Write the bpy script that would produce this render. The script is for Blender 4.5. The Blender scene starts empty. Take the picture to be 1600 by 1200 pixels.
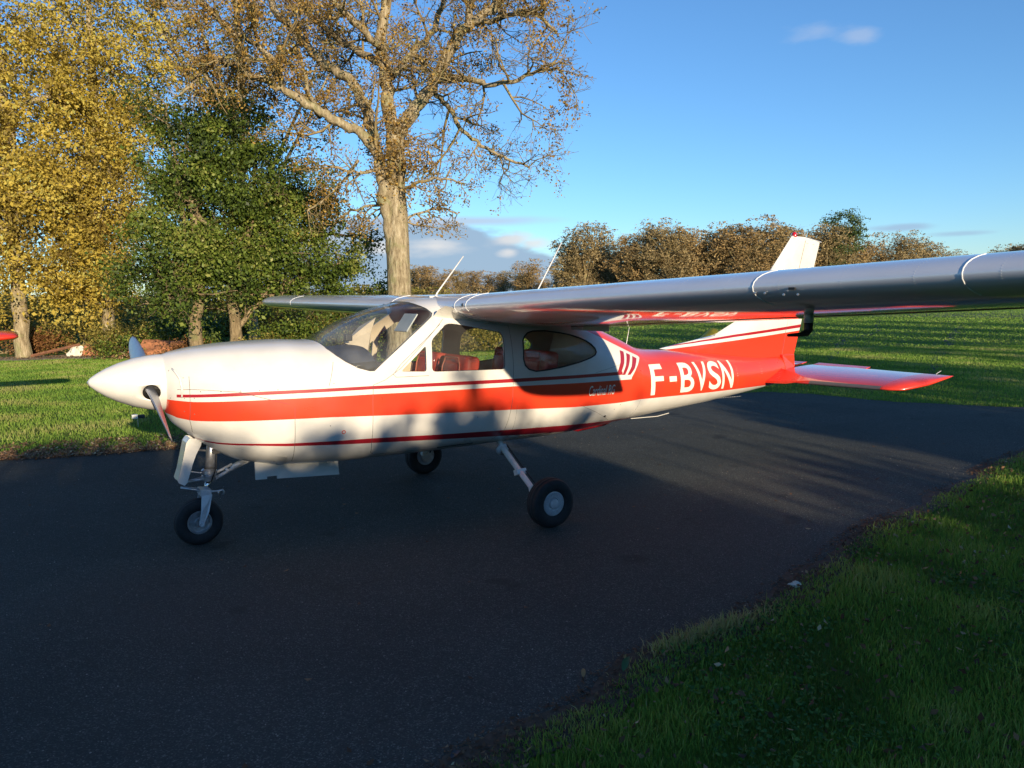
import bpy, bmesh, math, random
import numpy as np
from mathutils import Vector, Matrix
random.seed(7); rng = np.random.default_rng(7)
S = bpy.context.scene; COL = S.collection

# ---------------------------------------------------------------- camera
FPX, CX, CY, CZ, YAW, PITCH, ROLL = 1204.29, -0.3561, -6.3257, 1.9022, 0.5626, -0.1119, -0.0132
fw = np.array([math.sin(YAW)*math.cos(PITCH), math.cos(YAW)*math.cos(PITCH), math.sin(PITCH)])
r_ = np.array([math.cos(YAW), -math.sin(YAW), 0.0]); u_ = np.cross(r_, fw)
R2 = r_*math.cos(ROLL)+u_*math.sin(ROLL); U2 = -r_*math.sin(ROLL)+u_*math.cos(ROLL)
CAM = np.array([CX, CY, CZ])
cd = bpy.data.cameras.new('camera'); cam = bpy.data.objects.new('camera', cd); COL.objects.link(cam)
cd.sensor_width = 36; cd.sensor_fit = 'HORIZONTAL'; cd.lens = FPX/1600*36; cd.clip_end = 3000; cd.clip_start = .05
m = Matrix.Identity(4)
for i in range(3):
    m[i][0] = R2[i]; m[i][1] = U2[i]; m[i][2] = -fw[i]; m[i][3] = CAM[i]
cam.matrix_world = m; S.camera = cam

# ---------------------------------------------------------------- light
SUN_EL = math.radians(10.6); SUNAZ = math.atan2(-.13, -1.0)      # direction towards the sun (from +Y, clockwise)
w = bpy.data.worlds.new('World'); S.world = w; w.use_nodes = True
nt = w.node_tree; nt.nodes.clear()
def nd(t, typ, **k):
    n = t.nodes.new(typ)
    for a, b in k.items(): setattr(n, a, b)
    return n
sky = nd(nt, 'ShaderNodeTexSky', sky_type='NISHITA', sun_disc=False, sun_elevation=SUN_EL, sun_rotation=SUNAZ,
         altitude=50, air_density=1.0, dust_density=0.0, ozone_density=5.0)
bg = nd(nt, 'ShaderNodeBackground'); bg.inputs[1].default_value = 0.148
nt.links.new(sky.outputs[0], bg.inputs[0])
def mth(t, op, *a, clamp=False):
    n = nd(t, 'ShaderNodeMath', operation=op, use_clamp=clamp)
    for i, v in enumerate(a):
        if isinstance(v, (int, float)): n.inputs[i].default_value = v
        else: t.links.new(v, n.inputs[i])
    return n.outputs[0]
def smooth(t, v, a, b):      # 0 at a, 1 at b
    n = nd(t, 'ShaderNodeMapRange', interpolation_type='SMOOTHSTEP'); n.clamp = True
    t.links.new(v, n.inputs[0]); n.inputs[1].default_value = a; n.inputs[2].default_value = b
    return n.outputs[0]
tc = nd(nt, 'ShaderNodeTexCoord'); sp = nd(nt, 'ShaderNodeSeparateXYZ'); nt.links.new(tc.outputs['Generated'], sp.inputs[0])
az = mth(nt, 'MULTIPLY', mth(nt, 'ARCTAN2', sp.outputs[0], sp.outputs[1]), 57.2958)
el = mth(nt, 'MULTIPLY', mth(nt, 'ARCSINE', sp.outputs[2]), 57.2958)
A0 = math.degrees(YAW)
cmb = nd(nt, 'ShaderNodeCombineXYZ'); nt.links.new(mth(nt,'MULTIPLY',az,.35), cmb.inputs[0]); nt.links.new(mth(nt,'MULTIPLY',el,1.0), cmb.inputs[1])
n1 = nd(nt, 'ShaderNodeTexNoise'); n1.inputs['Scale'].default_value = .9; n1.inputs['Detail'].default_value = 6; nt.links.new(cmb.outputs[0], n1.inputs['Vector'])
nz = mth(nt, 'SUBTRACT', n1.outputs[0], .5)
def blob(a, e, wa, we, rag=1.2, soft=.5):     # ragged elliptical cloud: 1 inside
    d1 = mth(nt, 'DIVIDE', mth(nt, 'SUBTRACT', az, A0+a), wa); d2 = mth(nt, 'DIVIDE', mth(nt, 'SUBTRACT', el, e), we)
    d = mth(nt, 'SQRT', mth(nt, 'ADD', mth(nt,'MULTIPLY',d1,d1), mth(nt,'MULTIPLY',d2,d2)))
    d = mth(nt, 'ADD', d, mth(nt, 'MULTIPLY', nz, rag))
    return smooth(nt, d, 1.0+soft*.3, 1.0-soft)
bank = mth(nt, 'MULTIPLY', blob(-9, -.2, 14.2, 6.1, .30, .08), .95)
puff = blob(-5.4, 3.75, 2.3, .72, 1.6, .7)
for a in [(.0, 4.15, 2.0, .52), (1.9, 3.9, 1.5, .5), (-.1, 3.3, .8, .36), (-9, 3.7, 2.2, .7), (-15, 4.6, 3, .9)]:
    puff = mth(nt, 'MAXIMUM', puff, mth(nt,'MULTIPLY',blob(*a, 2.0, .9),.95))
rim = mth(nt, 'MULTIPLY', blob(-4, 5.55, 8, .42, .5, .8), .8)
wisp = mth(nt, 'MULTIPLY', blob(21.2, 16.9, 2.2, .5, 2.8, 1.0), .28)
wisp = mth(nt, 'MAXIMUM', wisp, mth(nt,'MULTIPLY', blob(23.5, 16.2, 1.3, .55, 2.4, 1.0), .38))
grey = mth(nt, 'MULTIPLY', mth(nt,'MAXIMUM', blob(26.6, 4.2, 2.2, .30, 1.0, .7), mth(nt,'MULTIPLY',blob(30, 3.65, 2.0, .20, 1.0, .8),.8)), .75)
def bgc(c):
    b = nd(nt, 'ShaderNodeBackground'); b.inputs[0].default_value = (*c, 1); b.inputs[1].default_value = 1; return b.outputs[0]
def mixs(f, a, b):
    x = nd(nt, 'ShaderNodeMixShader'); nt.links.new(f, x.inputs[0]); nt.links.new(a, x.inputs[1]); nt.links.new(b, x.inputs[2]); return x.outputs[0]
sh = bg.outputs[0]
sh = mixs(bank, sh, bgc((.24,.335,.455)))
sh = mixs(grey, sh, bgc((.25,.35,.49)))
sh = mixs(rim, sh, bgc((.36,.42,.52)))
sh = mixs(mth(nt,'MULTIPLY',puff,.85), sh, bgc((.56,.56,.56)))
sh = mixs(wisp, sh, bgc((.42,.46,.54)))
out = nd(nt, 'ShaderNodeOutputWorld'); nt.links.new(sh, out.inputs[0])
sd = bpy.data.lights.new('sun', 'SUN'); sd.energy = 5.0; sd.angle = math.radians(.55); sd.color = (1.0, .82, .58)
sun = bpy.data.objects.new('sun', sd); COL.objects.link(sun)
sdir = Vector((math.sin(SUNAZ)*math.cos(SUN_EL), math.cos(SUNAZ)*math.cos(SUN_EL), math.sin(SUN_EL)))
sun.rotation_euler = sdir.to_track_quat('Z', 'Y').to_euler(); sun.location = (-5, -30, 20)
vs = S.view_settings; vs.view_transform = 'Standard'; vs.look = 'None'; vs.exposure = 0.54; vs.gamma = 1.0; vs.use_curve_mapping = False
S.cycles.max_bounces = 8; S.cycles.transparent_max_bounces = 12; S.cycles.caustics_reflective = False; S.cycles.caustics_refractive = False

# ---------------------------------------------------------------- helpers
def pt(px, py, depth):        # a measured sight line turned into a place in the world
    d = fw + R2*(px-800)/FPX - U2*(py-600)/FPX
    return CAM + d*depth
def gpt(px, depth, z=0.0):
    d = fw + R2*(px-800)/FPX; p = CAM + d*depth; return np.array([p[0], p[1], z])
def link(name, mesh, mat, parent=None, smooth_=True):
    o = bpy.data.objects.new(name, mesh); COL.objects.link(o)
    for mm in (mat if isinstance(mat, (list, tuple)) else [mat]): mesh.materials.append(mm)
    if smooth_ and len(mesh.polygons): mesh.polygons.foreach_set('use_smooth', [True]*len(mesh.polygons))
    if parent is not None:
        o.parent = parent
        pl = Vector((0,0,0)); q = parent
        while q is not None: pl += q.location; q = q.parent
        o.location = -pl
    return o
def obj(name, verts, faces, mat, parent=None, smooth_=True):
    me = bpy.data.meshes.new(name); me.from_pydata([tuple(map(float, v)) for v in verts], [], [tuple(f) for f in faces]); me.update()
    return link(name, me, mat, parent, smooth_)
def fast(name, verts, faces, mat, parent=None, smooth_=False, tint=None):   # numpy arrays, all faces of one size
    v = np.ascontiguousarray(verts, dtype=np.float32).reshape(-1,3); f = np.ascontiguousarray(faces, dtype=np.int32); k = f.shape[1]
    me = bpy.data.meshes.new(name); me.vertices.add(len(v)); me.vertices.foreach_set('co', v.ravel())
    me.loops.add(f.size); me.loops.foreach_set('vertex_index', f.ravel()); me.polygons.add(len(f))
    me.polygons.foreach_set('loop_start', np.arange(0, f.size, k, dtype=np.int32)); me.update(calc_edges=True)
    if tint is not None:
        a = me.attributes.new('tint', 'FLOAT', 'POINT'); a.data.foreach_set('value', np.ascontiguousarray(tint, dtype=np.float32))
    me.validate(); return link(name, me, mat, parent, smooth_)
def tag(o, label=None, cat=None, group=None, kind=None):
    if label: o['label'] = label
    if cat: o['category'] = cat
    if group: o['group'] = group
    if kind: o['kind'] = kind
    return o
def thing(name, loc, label, cat, group=None):
    o = bpy.data.objects.new(name, None); COL.objects.link(o); o.location = loc; o.empty_display_size = .2
    return tag(o, label, cat, group)
class MB:
    def __init__(s): s.v = []; s.f = []
    def add(s, v, f):
        b = len(s.v); s.v += [tuple(map(float, p)) for p in v]; s.f += [tuple(i+b for i in q) for q in f]; return s
    def box(s, c, sz, rot=None):
        c = Vector(c); h = Vector(sz)/2; P = []
        for x in (-1,1):
            for y in (-1,1):
                for z in (-1,1):
                    p = Vector((x*h.x, y*h.y, z*h.z))
                    if rot is not None: p = rot @ p
                    P.append(c+p)
        return s.add(P, [(0,1,3,2),(4,6,7,5),(0,4,5,1),(2,3,7,6),(0,2,6,4),(1,5,7,3)])
    def tube(s, pts, rad, n=8, cap=True):
        pts = [Vector(p) for p in pts]; rad = rad if isinstance(rad, (list, tuple)) else [rad]*len(pts)
        V = []; F = []; prev = None
        for i, p in enumerate(pts):
            t = (pts[min(i+1, len(pts)-1)]-pts[max(i-1, 0)]).normalized()
            if prev is None:
                a = Vector((0,0,1)) if abs(t.z) < .9 else Vector((1,0,0)); e1 = t.cross(a).normalized()
            else: e1 = (prev - t*prev.dot(t)).normalized()
            prev = e1; e2 = t.cross(e1)
            for k in range(n):
                a = 2*math.pi*k/n; V.append(p+(e1*math.cos(a)+e2*math.sin(a))*rad[i])
        for i in range(len(pts)-1):
            for k in range(n): F.append((i*n+k, i*n+(k+1)%n, (i+1)*n+(k+1)%n, (i+1)*n+k))
        if cap: F += [tuple(range(n))[::-1], tuple(range((len(pts)-1)*n, len(pts)*n))]
        return s.add(V, F)
    def lathe(s, prof, origin, axis, n=32):      # prof: (distance along axis, radius)
        ax = Vector(axis).normalized(); a = Vector((0,0,1)) if abs(ax.z) < .9 else Vector((1,0,0)); e1 = ax.cross(a).normalized(); e2 = ax.cross(e1)
        V = []; F = []; o = Vector(origin)
        for d, r in prof:
            for k in range(n):
                t = 2*math.pi*k/n; V.append(o+ax*d+(e1*math.cos(t)+e2*math.sin(t))*max(r, 1e-4))
        for i in range(len(prof)-1):
            for k in range(n): F.append((i*n+k, i*n+(k+1)%n, (i+1)*n+(k+1)%n, (i+1)*n+k))
        return s.add(V, F)
    def prism(s, poly, y0, y1):                  # polygon in (x, z), extruded along y
        n = len(poly); V = [(x, y0, z) for x, z in poly]+[(x, y1, z) for x, z in poly]
        F = [tuple(range(n)), tuple(range(2*n-1, n-1, -1))]+[(i, i+n, (i+1)%n+n, (i+1)%n) for i in range(n)]
        return s.add(V, F)
    def build(s, name, mat, parent=None, smooth_=False, bevel=0, seg=2, auto=None):
        o = obj(name, s.v, s.f, mat, parent, smooth_)
        bm = bmesh.new(); bm.from_mesh(o.data)
        bmesh.ops.recalc_face_normals(bm, faces=bm.faces)
        if bevel: bmesh.ops.bevel(bm, geom=[e for e in bm.edges if e.calc_face_angle(0) > .6], offset=bevel, segments=seg, affect='EDGES', profile=.6)
        if auto is not None:
            for e in bm.edges: e.smooth = e.calc_face_angle(0) < auto
            for f in bm.faces: f.smooth = True
        bm.to_mesh(o.data); bm.free(); return o
def applied(o):
    dg = bpy.context.evaluated_depsgraph_get(); dg.update()
    me = bpy.data.meshes.new_from_object(o.evaluated_get(dg)); return me

# ---------------------------------------------------------------- materials
def material(name):
    mt = bpy.data.materials.new(name); mt.use_nodes = True; t = mt.node_tree
    return mt, t, t.nodes['Principled BSDF']
def rgb(c): return (*c, 1)
def ramp(t, fac, stops):
    n = nd(t, 'ShaderNodeValToRGB'); e = n.color_ramp.elements
    while len(e) > 1: e.remove(e[-1])
    e[0].position = stops[0][0]; e[0].color = rgb(stops[0][1])
    for p, c in stops[1:]:
        q = e.new(p); q.color = rgb(c)
    t.links.new(fac, n.inputs[0]); return n.outputs[0]
def noise(t, scale, detail=4, coord='Object', rough=.5, vscale=None):
    c = nd(t, 'ShaderNodeTexCoord'); n = nd(t, 'ShaderNodeTexNoise'); n.inputs['Scale'].default_value = scale; n.inputs['Detail'].default_value = detail; n.inputs['Roughness'].default_value = rough
    if vscale:
        mp = nd(t, 'ShaderNodeMapping'); mp.inputs['Scale'].default_value = vscale; t.links.new(c.outputs[coord], mp.inputs[0]); t.links.new(mp.outputs[0], n.inputs['Vector'])
    else: t.links.new(c.outputs[coord], n.inputs['Vector'])
    return n.outputs[0]
def mixc(t, f, a, b, mode='MIX'):
    n = nd(t, 'ShaderNodeMix', data_type='RGBA', blend_type=mode)
    if isinstance(f, (int, float)): n.inputs[0].default_value = f
    else: t.links.new(f, n.inputs[0])
    for i, v in ((6, a), (7, b)):
        if isinstance(v, tuple): n.inputs[i].default_value = rgb(v)
        else: t.links.new(v, n.inputs[i])
    return n.outputs[2]
def bump(t, bsdf, h, strength, dist=.01):
    b = nd(t, 'ShaderNodeBump'); b.inputs['Strength'].default_value = strength; b.inputs['Distance'].default_value = dist
    t.links.new(h, b.inputs['Height']); t.links.new(b.outputs[0], bsdf.inputs['Normal'])
def simple(name, c, rough=.5, metal=0, coat=0, var=.12, scale=12, bmp=0, vary_rough=.1):
    mt, t, b = material(name)
    n = noise(t, scale, 5)
    t.links.new(ramp(t, n, [(.3, tuple(x*(1-var) for x in c)), (.7, tuple(min(1, x*(1+var*.6)) for x in c))]), b.inputs['Base Color'])
    b.inputs['Metallic'].default_value = metal; b.inputs['Coat Weight'].default_value = coat; b.inputs['Coat Roughness'].default_value = .06
    t.links.new(mth(t, 'ADD', mth(t, 'MULTIPLY', n, vary_rough), rough-vary_rough/2), b.inputs['Roughness'])
    if bmp: bump(t, b, n, bmp, .004)
    return mt
WHITE = (.70, .685, .64); RED = (.74, .045, .020); MAROON = (.33, .012, .022)
M = {}
M['white'] = simple('white paint', WHITE, .28, 0, .5, .05, 6)
M['red'] = simple('red paint', RED, .28, 0, .6, .08, 6)
M['maroon'] = simple('maroon paint', MAROON, .3, 0, .5, .08, 6)
M['letter'] = simple('white lettering film', (.82,.78,.66), .4, 0, .2, .05, 20)
M['silver'] = simple('silver aircraft paint', (.74,.75,.78), .40, .24, 1.0, .06, 2.5)
M['redgloss'] = simple('glossy red tail paint', (.62,.05,.03), .16, .0, 1.0, .06, 4)
M['boot'] = simple('dark leading edge boot', (.10,.10,.10), .5)
M['seam'] = simple('dark seam', (.10,.09,.085), .7)  # dark tone of panel joints, fasteners and windshield edge
M['paleseam'] = simple('pale lap joint', (.82,.82,.80), .5, 0)
M['steel'] = simple('bare aluminium', (.55,.56,.58), .35, .8, 0, .2, 30)
M['chrome'] = simple('polished strut', (.75,.76,.78), .15, 1)
M['greypaint'] = simple('grey gear paint', (.52,.54,.56), .4, .1, .2, .15, 25)
M['rubber'] = simple('tyre rubber', (.018,.018,.019), .8, 0, 0, .4, 40, .3)
M['black'] = simple('black trim', (.015,.015,.016), .55)
M['blade'] = simple('propeller metal', (.36,.38,.42), .38, .75)
M['leather'] = simple('red leather', (.62,.085,.055), .5, 0, 0, .25, 14, .2)
M['leather2'] = simple('leather piping', (.55,.18,.12), .5)
M['beige'] = simple('beige cabin lining', (.68,.55,.40), .8, 0, 0, .1, 8)
M['dash'] = simple('instrument panel grey', (.06,.07,.10), .6)
M['visor'] = simple('sun visor', (.55,.55,.52), .5)
M['bulb'] = simple('red beacon lens', (.55,.01,.01), .15, 0, .8)
def glass(name, tintc, rough=.02, haze=.03):
    mt, t, b = material(name); t.nodes.remove(b)
    g = nd(t, 'ShaderNodeBsdfGlossy'); g.inputs['Roughness'].default_value = rough
    tr = nd(t, 'ShaderNodeBsdfTransparent'); tr.inputs[0].default_value = rgb(tintc)
    fr = nd(t, 'ShaderNodeLayerWeight'); fr.inputs[0].default_value = .5; fz = mth(t, 'MULTIPLY', mth(t, 'POWER', fr.outputs['Facing'], 4.0), .55)
    d = nd(t, 'ShaderNodeBsdfDiffuse'); d.inputs[0].default_value = (.5,.5,.48,1)
    dm = nd(t, 'ShaderNodeMixShader'); n = noise(t, 3, 3)
    t.links.new(mth(t, 'MULTIPLY', smooth(t, n, .30, .70), haze), dm.inputs[0]); t.links.new(tr.outputs[0], dm.inputs[1]); t.links.new(d.outputs[0], dm.inputs[2])
    mx = nd(t, 'ShaderNodeMixShader'); t.links.new(mth(t, 'ADD', fz, .025), mx.inputs[0]); t.links.new(dm.outputs[0], mx.inputs[1]); t.links.new(g.outputs[0], mx.inputs[2])
    t.links.new(mx.outputs[0], t.nodes['Material Output'].inputs[0]); return mt
M['glass'] = glass('clear acrylic', (.965,.975,.965))
M['wsglass'] = glass('windshield acrylic', (.92,.94,.94), .04, .11)

# -------- fuselage paint: bands follow measured lines on the airframe (object X, Z)
def curve(t, x, pts, x0, x1, y0, y1):
    n = nd(t, 'ShaderNodeFloatCurve'); c = n.mapping.curves[0]
    P = [((a-x0)/(x1-x0), (b-y0)/(y1-y0)) for a, b in pts]
    if P[0][0] > 0: P = [(0, P[0][1])]+P
    if P[-1][0] < 1: P = P+[(1, P[-1][1])]
    c.points[0].location = P[0]; c.points[1].location = P[-1]
    for p in P[1:-1]: c.points.new(*p)
    for p in c.points: p.handle_type = 'VECTOR'
    n.mapping.update()
    t.links.new(mth(t, 'DIVIDE', mth(t, 'SUBTRACT', x, x0), x1-x0), n.inputs['Value'])
    return mth(t, 'ADD', mth(t, 'MULTIPLY', n.outputs[0], y1-y0), y0)
def fuselage_paint():
    mt, t, b = material('fuselage paint'); c = nd(t, 'ShaderNodeTexCoord'); s = nd(t, 'ShaderNodeSeparateXYZ'); t.links.new(c.outputs['Object'], s.inputs[0])
    x, z = s.outputs[0], s.outputs[2]
    cv = lambda p: curve(t, x, p, 0, 8, 0, 2)
    gt = lambda a, b_: mth(t, 'GREATER_THAN', a, b_); lt = lambda a, b_: mth(t, 'LESS_THAN', a, b_)
    mul = lambda *a: a[0] if len(a) == 1 else mth(t, 'MULTIPLY', a[0], mul(*a[1:]))
    rt = cv([(.504,1.187),(.645,1.173),(1.62,1.158),(1.93,1.153),(2.61,1.135),(3.246,1.122),(3.956,1.10),(4.70,1.082)])
    rb = cv([(.516,1.07),(.56,1.045),(.65,1.026),(1.058,1.013),(1.62,.997),(1.93,.98),(2.61,.944),(3.246,.914),(3.968,.872),(4.55,.861),(4.83,.866),(5.92,.829),(7.207,.80)])
    tt = cv([(.554,1.228),(1.065,1.231),(1.628,1.223),(1.937,1.219),(2.613,1.203),(3.247,1.190),(3.959,1.175),(4.6,1.168)])
    tb = cv([(.554,1.206),(1.063,1.205),(1.627,1.197),(1.935,1.193),(2.612,1.174),(3.246,1.157),(3.956,1.145),(4.6,1.136)])
    lt_ = cv([(.66,.884),(.742,.856),(.817,.844),(1.064,.829),(1.29,.813),(1.936,.793),(2.63,.754),(3.287,.722),(4.04,.688),(4.6,.664),(5.1,.640),(5.8,.645)])
    lb = cv([(.66,.874),(.746,.843),(.819,.830),(1.065,.812),(1.292,.790),(1.942,.752),(2.646,.705),(3.357,.655),(4.0,.61),(4.6,.585),(5.8,.6)])
    xw = curve(t, z, [(1.0,4.66),(1.098,4.69),(1.188,4.775),(1.285,4.880),(1.305,4.855),(1.358,4.712),(1.43,4.539),(1.499,4.378),(1.60,4.15),(1.75,3.85),(1.9,3.5)], 0, 2, 0, 8)
    thin = mul(gt(x, .554), lt(x, 4.56), gt(z, tb), lt(z, tt))
    low = mul(gt(x, .66), lt(x, 5.75), gt(z, lb), lt(z, lt_))
    band = mul(gt(z, rb), lt(z, rt)); aft = mul(gt(z, rb), gt(x, xw))
    redm = mth(t, 'MAXIMUM', band, aft); mar = mth(t, 'MAXIMUM', thin, low)
    d = noise(t, 5, 6); col = ramp(t, d, [(.3, (.64,.62,.57)), (.62, WHITE)])
    dirt = mul(smooth(t, z, .68, .56), smooth(t, noise(t, 9, 6, vscale=(.4,1,1)), .35, .7))
    col = mixc(t, mth(t,'MULTIPLY',dirt,.5), col, (.30,.27,.22))
    col = mixc(t, redm, col, ramp(t, noise(t, 3, 4), [(.3,(.72,.055,.016)),(.7,RED)])); col = mixc(t, mar, col, MAROON)
    t.links.new(col, b.inputs['Base Color']); b.inputs['Coat Weight'].default_value = .5; b.inputs['Coat Roughness'].default_value = .07
    t.links.new(mth(t,'ADD',mth(t,'MULTIPLY',d,.12),.24), b.inputs['Roughness'])
    bump(t, b, noise(t, 2.2, 2), .06, .02)
    return mt
M['fuselage'] = fuselage_paint()

# ================================================================ the aeroplane
ST = np.array([
[.50,.215,1.508,1.085,1.297,2.0,2.0],[.54,.27,1.522,1.0,1.29,2.1,2.1],[.62,.34,1.54,.92,1.27,2.3,2.2],[.75,.42,1.56,.81,1.24,2.6,2.3],
[1.0,.50,1.58,.655,1.20,2.9,2.5],[1.35,.555,1.588,.585,1.15,3.0,2.8],[1.62,.585,1.575,.57,1.12,2.9,3.0],[1.75,.595,1.64,.563,1.11,2.5,3.0],
[1.9,.602,1.72,.56,1.10,2.4,3.0],[2.08,.607,1.79,.557,1.10,2.5,3.0],[2.3,.61,1.85,.555,1.10,2.7,3.0],[2.6,.615,1.90,.55,1.10,3.0,3.0],
[2.9,.615,1.915,.55,1.10,3.1,3.0],[3.3,.615,1.885,.555,1.09,3.1,3.0],[3.8,.61,1.79,.55,1.08,3.0,2.9],[4.33,.585,1.655,.57,1.05,2.8,2.7],
[4.75,.54,1.50,.595,1.02,2.5,2.5],[5.07,.49,1.37,.615,1.00,2.3,2.4],[5.3,.455,1.328,.627,.99,2.2,2.35],[5.66,.40,1.30,.645,.98,2.2,2.3],
[6.26,.31,1.235,.683,.96,2.1,2.2],[7.1,.17,1.145,.75,.95,2.0,2.0],[7.5,.10,1.125,.80,.95,2.0,2.0],[7.70,.06,1.125,.845,.97,2.2,2.0]])
def pchip(xs, ys, x):
    h = np.diff(xs); d = np.diff(ys)/h; mm = np.zeros(len(xs))
    for i in range(1, len(xs)-1):
        if d[i-1]*d[i] > 0:
            w1 = 2*h[i]+h[i-1]; w2 = h[i]+2*h[i-1]; mm[i] = (w1+w2)/(w1/d[i-1]+w2/d[i])
    mm[0] = d[0]; mm[-1] = d[-1]
    i = int(np.clip(np.searchsorted(xs, x)-1, 0, len(h)-1)); t = (x-xs[i])/h[i]
    return ys[i]*(2*t**3-3*t*t+1)+h[i]*mm[i]*(t**3-2*t*t+t)+ys[i+1]*(-2*t**3+3*t*t)+h[i]*mm[i+1]*(t**3-t*t)
def sec(x):
    x = float(np.clip(x, ST[0,0], ST[-1,0])); return [float(pchip(ST[:,0], ST[:,k], x)) for k in range(1, 7)]
def side(x, z):
    w_, zt, zb, zm, a, b_ = sec(x)
    if z >= zm: t = (z-zm)/(zt-zm); n = a
    else: t = (zm-z)/(zm-zb); n = b_
    return w_*(1-min(t, .999)**n)**(1/n)
def ring(x, n, off=0):
    w_, zt, zb, zm, a, b_ = sec(x); P = []
    for k in range(n):
        th = 2*math.pi*(k+.5)/n; c, s = math.cos(th), math.sin(th); e = 2/(a if s >= 0 else b_)
        P.append((x, (w_+off)*math.copysign(abs(c)**e, c), zm+((zt-zm if s >= 0 else zm-zb)+off)*math.copysign(abs(s)**e, s)))
    return P
def fus_mesh(x0=.50, x1=7.70, n=96, off=0):
    xs = sorted(set([round(v, 4) for v in np.concatenate([np.arange(x0, min(.8, x1), .02), np.arange(.8, min(x1, 5.4), .045), np.arange(5.4, x1, .12), [x1]]) if x0 <= v <= x1]))
    V = []; F = []
    for x in xs: V += ring(x, n, off)
    for i in range(len(xs)-1):
        for k in range(n): F.append((i*n+k, i*n+(k+1)%n, (i+1)*n+(k+1)%n, (i+1)*n+k))
    F += [tuple(range(n))[::-1], tuple(range((len(xs)-1)*n, len(xs)*n))]
    return V, F
def rounded(poly, r=.03, seg=4):
    out_ = []; n = len(poly)
    for i in range(n):
        p0, p, p2 = (Vector(poly[i-1]), Vector(poly[i]), Vector(poly[(i+1) % n]))
        a = (p0-p); b_ = (p2-p); rr = min(r, a.length*.45, b_.length*.45); A = p+a.normalized()*rr; B = p+b_.normalized()*rr
        for k in range(seg+1):
            t = k/seg; q = A*(1-t)**2+p*2*t*(1-t)+B*t*t; out_.append((q.x, q.y))
    return out_
WS = [(1.56,1.72),(1.625,1.572),(1.652,1.518),(1.70,1.466),(1.759,1.418),(1.849,1.365),(1.938,1.337),(1.975,1.336),(2.062,1.404),(2.312,1.588),(2.545,1.752),(2.565,1.782),(2.54,1.82),(2.47,1.87),(2.36,2.0),(1.9,2.02)]
VENT = rounded([(2.199,1.318),(2.434,1.516),(2.420,1.304)], .022)
DOORW = rounded([(2.469,1.299),(2.490,1.560),(2.655,1.690),(2.743,1.683),(3.160,1.603),(3.187,1.56),(3.178,1.278)], .04)
REARW = [(3.375,1.36),(3.387,1.52),(3.410,1.555),(3.45,1.585),(3.51,1.598),(3.646,1.597),(3.83,1.571),(3.94,1.55),(4.045,1.52),(4.13,1.485),(4.19,1.448),(4.225,1.41),(4.235,1.375),(4.21,1.348),(4.15,1.325),(4.002,1.292),(3.81,1.262),(3.627,1.244),(3.506,1.24),(3.43,1.262),(3.39,1.30)]
ROOT = thing('airplane', (3.0, 0, 0), 'red and white high-wing propeller airplane lettered F-BVSN parked on the dark tarmac', 'airplane')
root = ROOT
fv, ff = fus_mesh()
fus = obj('fuselage', fv, ff, [M['fuselage'], M['beige']], root)
md = fus.modifiers.new('s', 'SOLIDIFY'); md.thickness = .022; md.offset = -1; md.material_offset = 1; md.material_offset_rim = 0
me = applied(fus); fus.modifiers.clear(); fus.data = me
cut = MB()
for poly in (WS, VENT, DOORW, REARW): cut.prism(poly, -1, 1)
cutter = cut.build('cut', M['black'])
def boolean(o, c, op):
    md = o.modifiers.new('b', 'BOOLEAN'); md.operation = op; md.object = c; md.solver = 'EXACT'; md.use_self = False
    me = applied(o); o.modifiers.clear(); o.data = me
    return me
boolean(fus, cutter, 'DIFFERENCE')
bpy.data.objects.remove(cutter)
fus.data.polygons.foreach_set('use_smooth', [True]*len(fus.data.polygons))
bm = bmesh.new(); bm.from_mesh(fus.data)
for e in bm.edges: e.smooth = e.calc_face_angle(0) < .5
bm.to_mesh(fus.data); bm.free()
# panes: the same skin, thin, cut to each opening
for nm, poly, mat in (('windshield', WS, 'wsglass'), ('vent_window', VENT, 'glass'), ('door_window', DOORW, 'glass'), ('rear_window', REARW, 'glass')):
    sides = [(-1, 1)] if nm == 'windshield' else [(-1, 0), (0, 1)]
    for y0, y1 in sides:
        xs_ = [p[0] for p in poly]; a0, a1 = max(.5, min(xs_)-.05), min(7.7, max(xs_)+.05)
        gv, gf = fus_mesh(a0, a1, 96, -.007)
        g = obj(nm, gv, gf[:-2], M[mat], root)
        c = MB().prism(poly, y0, y1).build('cut', M['black'])
        # sheet clipped by solid: give it 3 mm
        sm = g.modifiers.new('s', 'SOLIDIFY'); sm.thickness = .003; sm.offset = -1
        me = applied(g); g.modifiers.clear(); g.data = me
        boolean(g, c, 'INTERSECT'); bpy.data.objects.remove(c)
        g.data.polygons.foreach_set('use_smooth', [True]*len(g.data.polygons))
def drape(pts, off=.002, sgn=-1, step=.03, closed=False):
    P = list(pts)+([pts[0]] if closed else []); outp = []
    for (a, b_), (c, d) in zip(P[:-1], P[1:]):
        n = max(1, int(math.hypot(c-a, d-b_)/step))
        for k in range(n): t = k/n; x, z = a+(c-a)*t, b_+(d-b_)*t; outp.append((x, sgn*(side(x, z)+off), z))
    x, z = P[-1]; outp.append((x, sgn*(side(x, z)+off), z)); return outp
for s in (-1, 1):
    MB().tube(drape(REARW, .0005, s, closed=True), .007, 6, False).build('rear_window_seal', M['black'], root, True)
    MB().tube(drape(DOORW, -.004, s, closed=True), .004, 5, False).build('door_window_seal', M['black'], root, True)
    MB().tube(drape(VENT, -.004, s, closed=True), .003, 5, False).build('vent_window_seal', M['black'], root, True)
    MB().tube(drape(WS[1:12], .0, s), .0035, 5, False).build('windshield_seal', M['seam'], root, True)
def seam(name, lines, mat='seam', r=.0022, sides=(-1, 1)):
    for L in lines:
        for s in sides: MB().tube(drape(L, -.0006, s), r, 4, False).build(name, M[mat], root)
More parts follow.
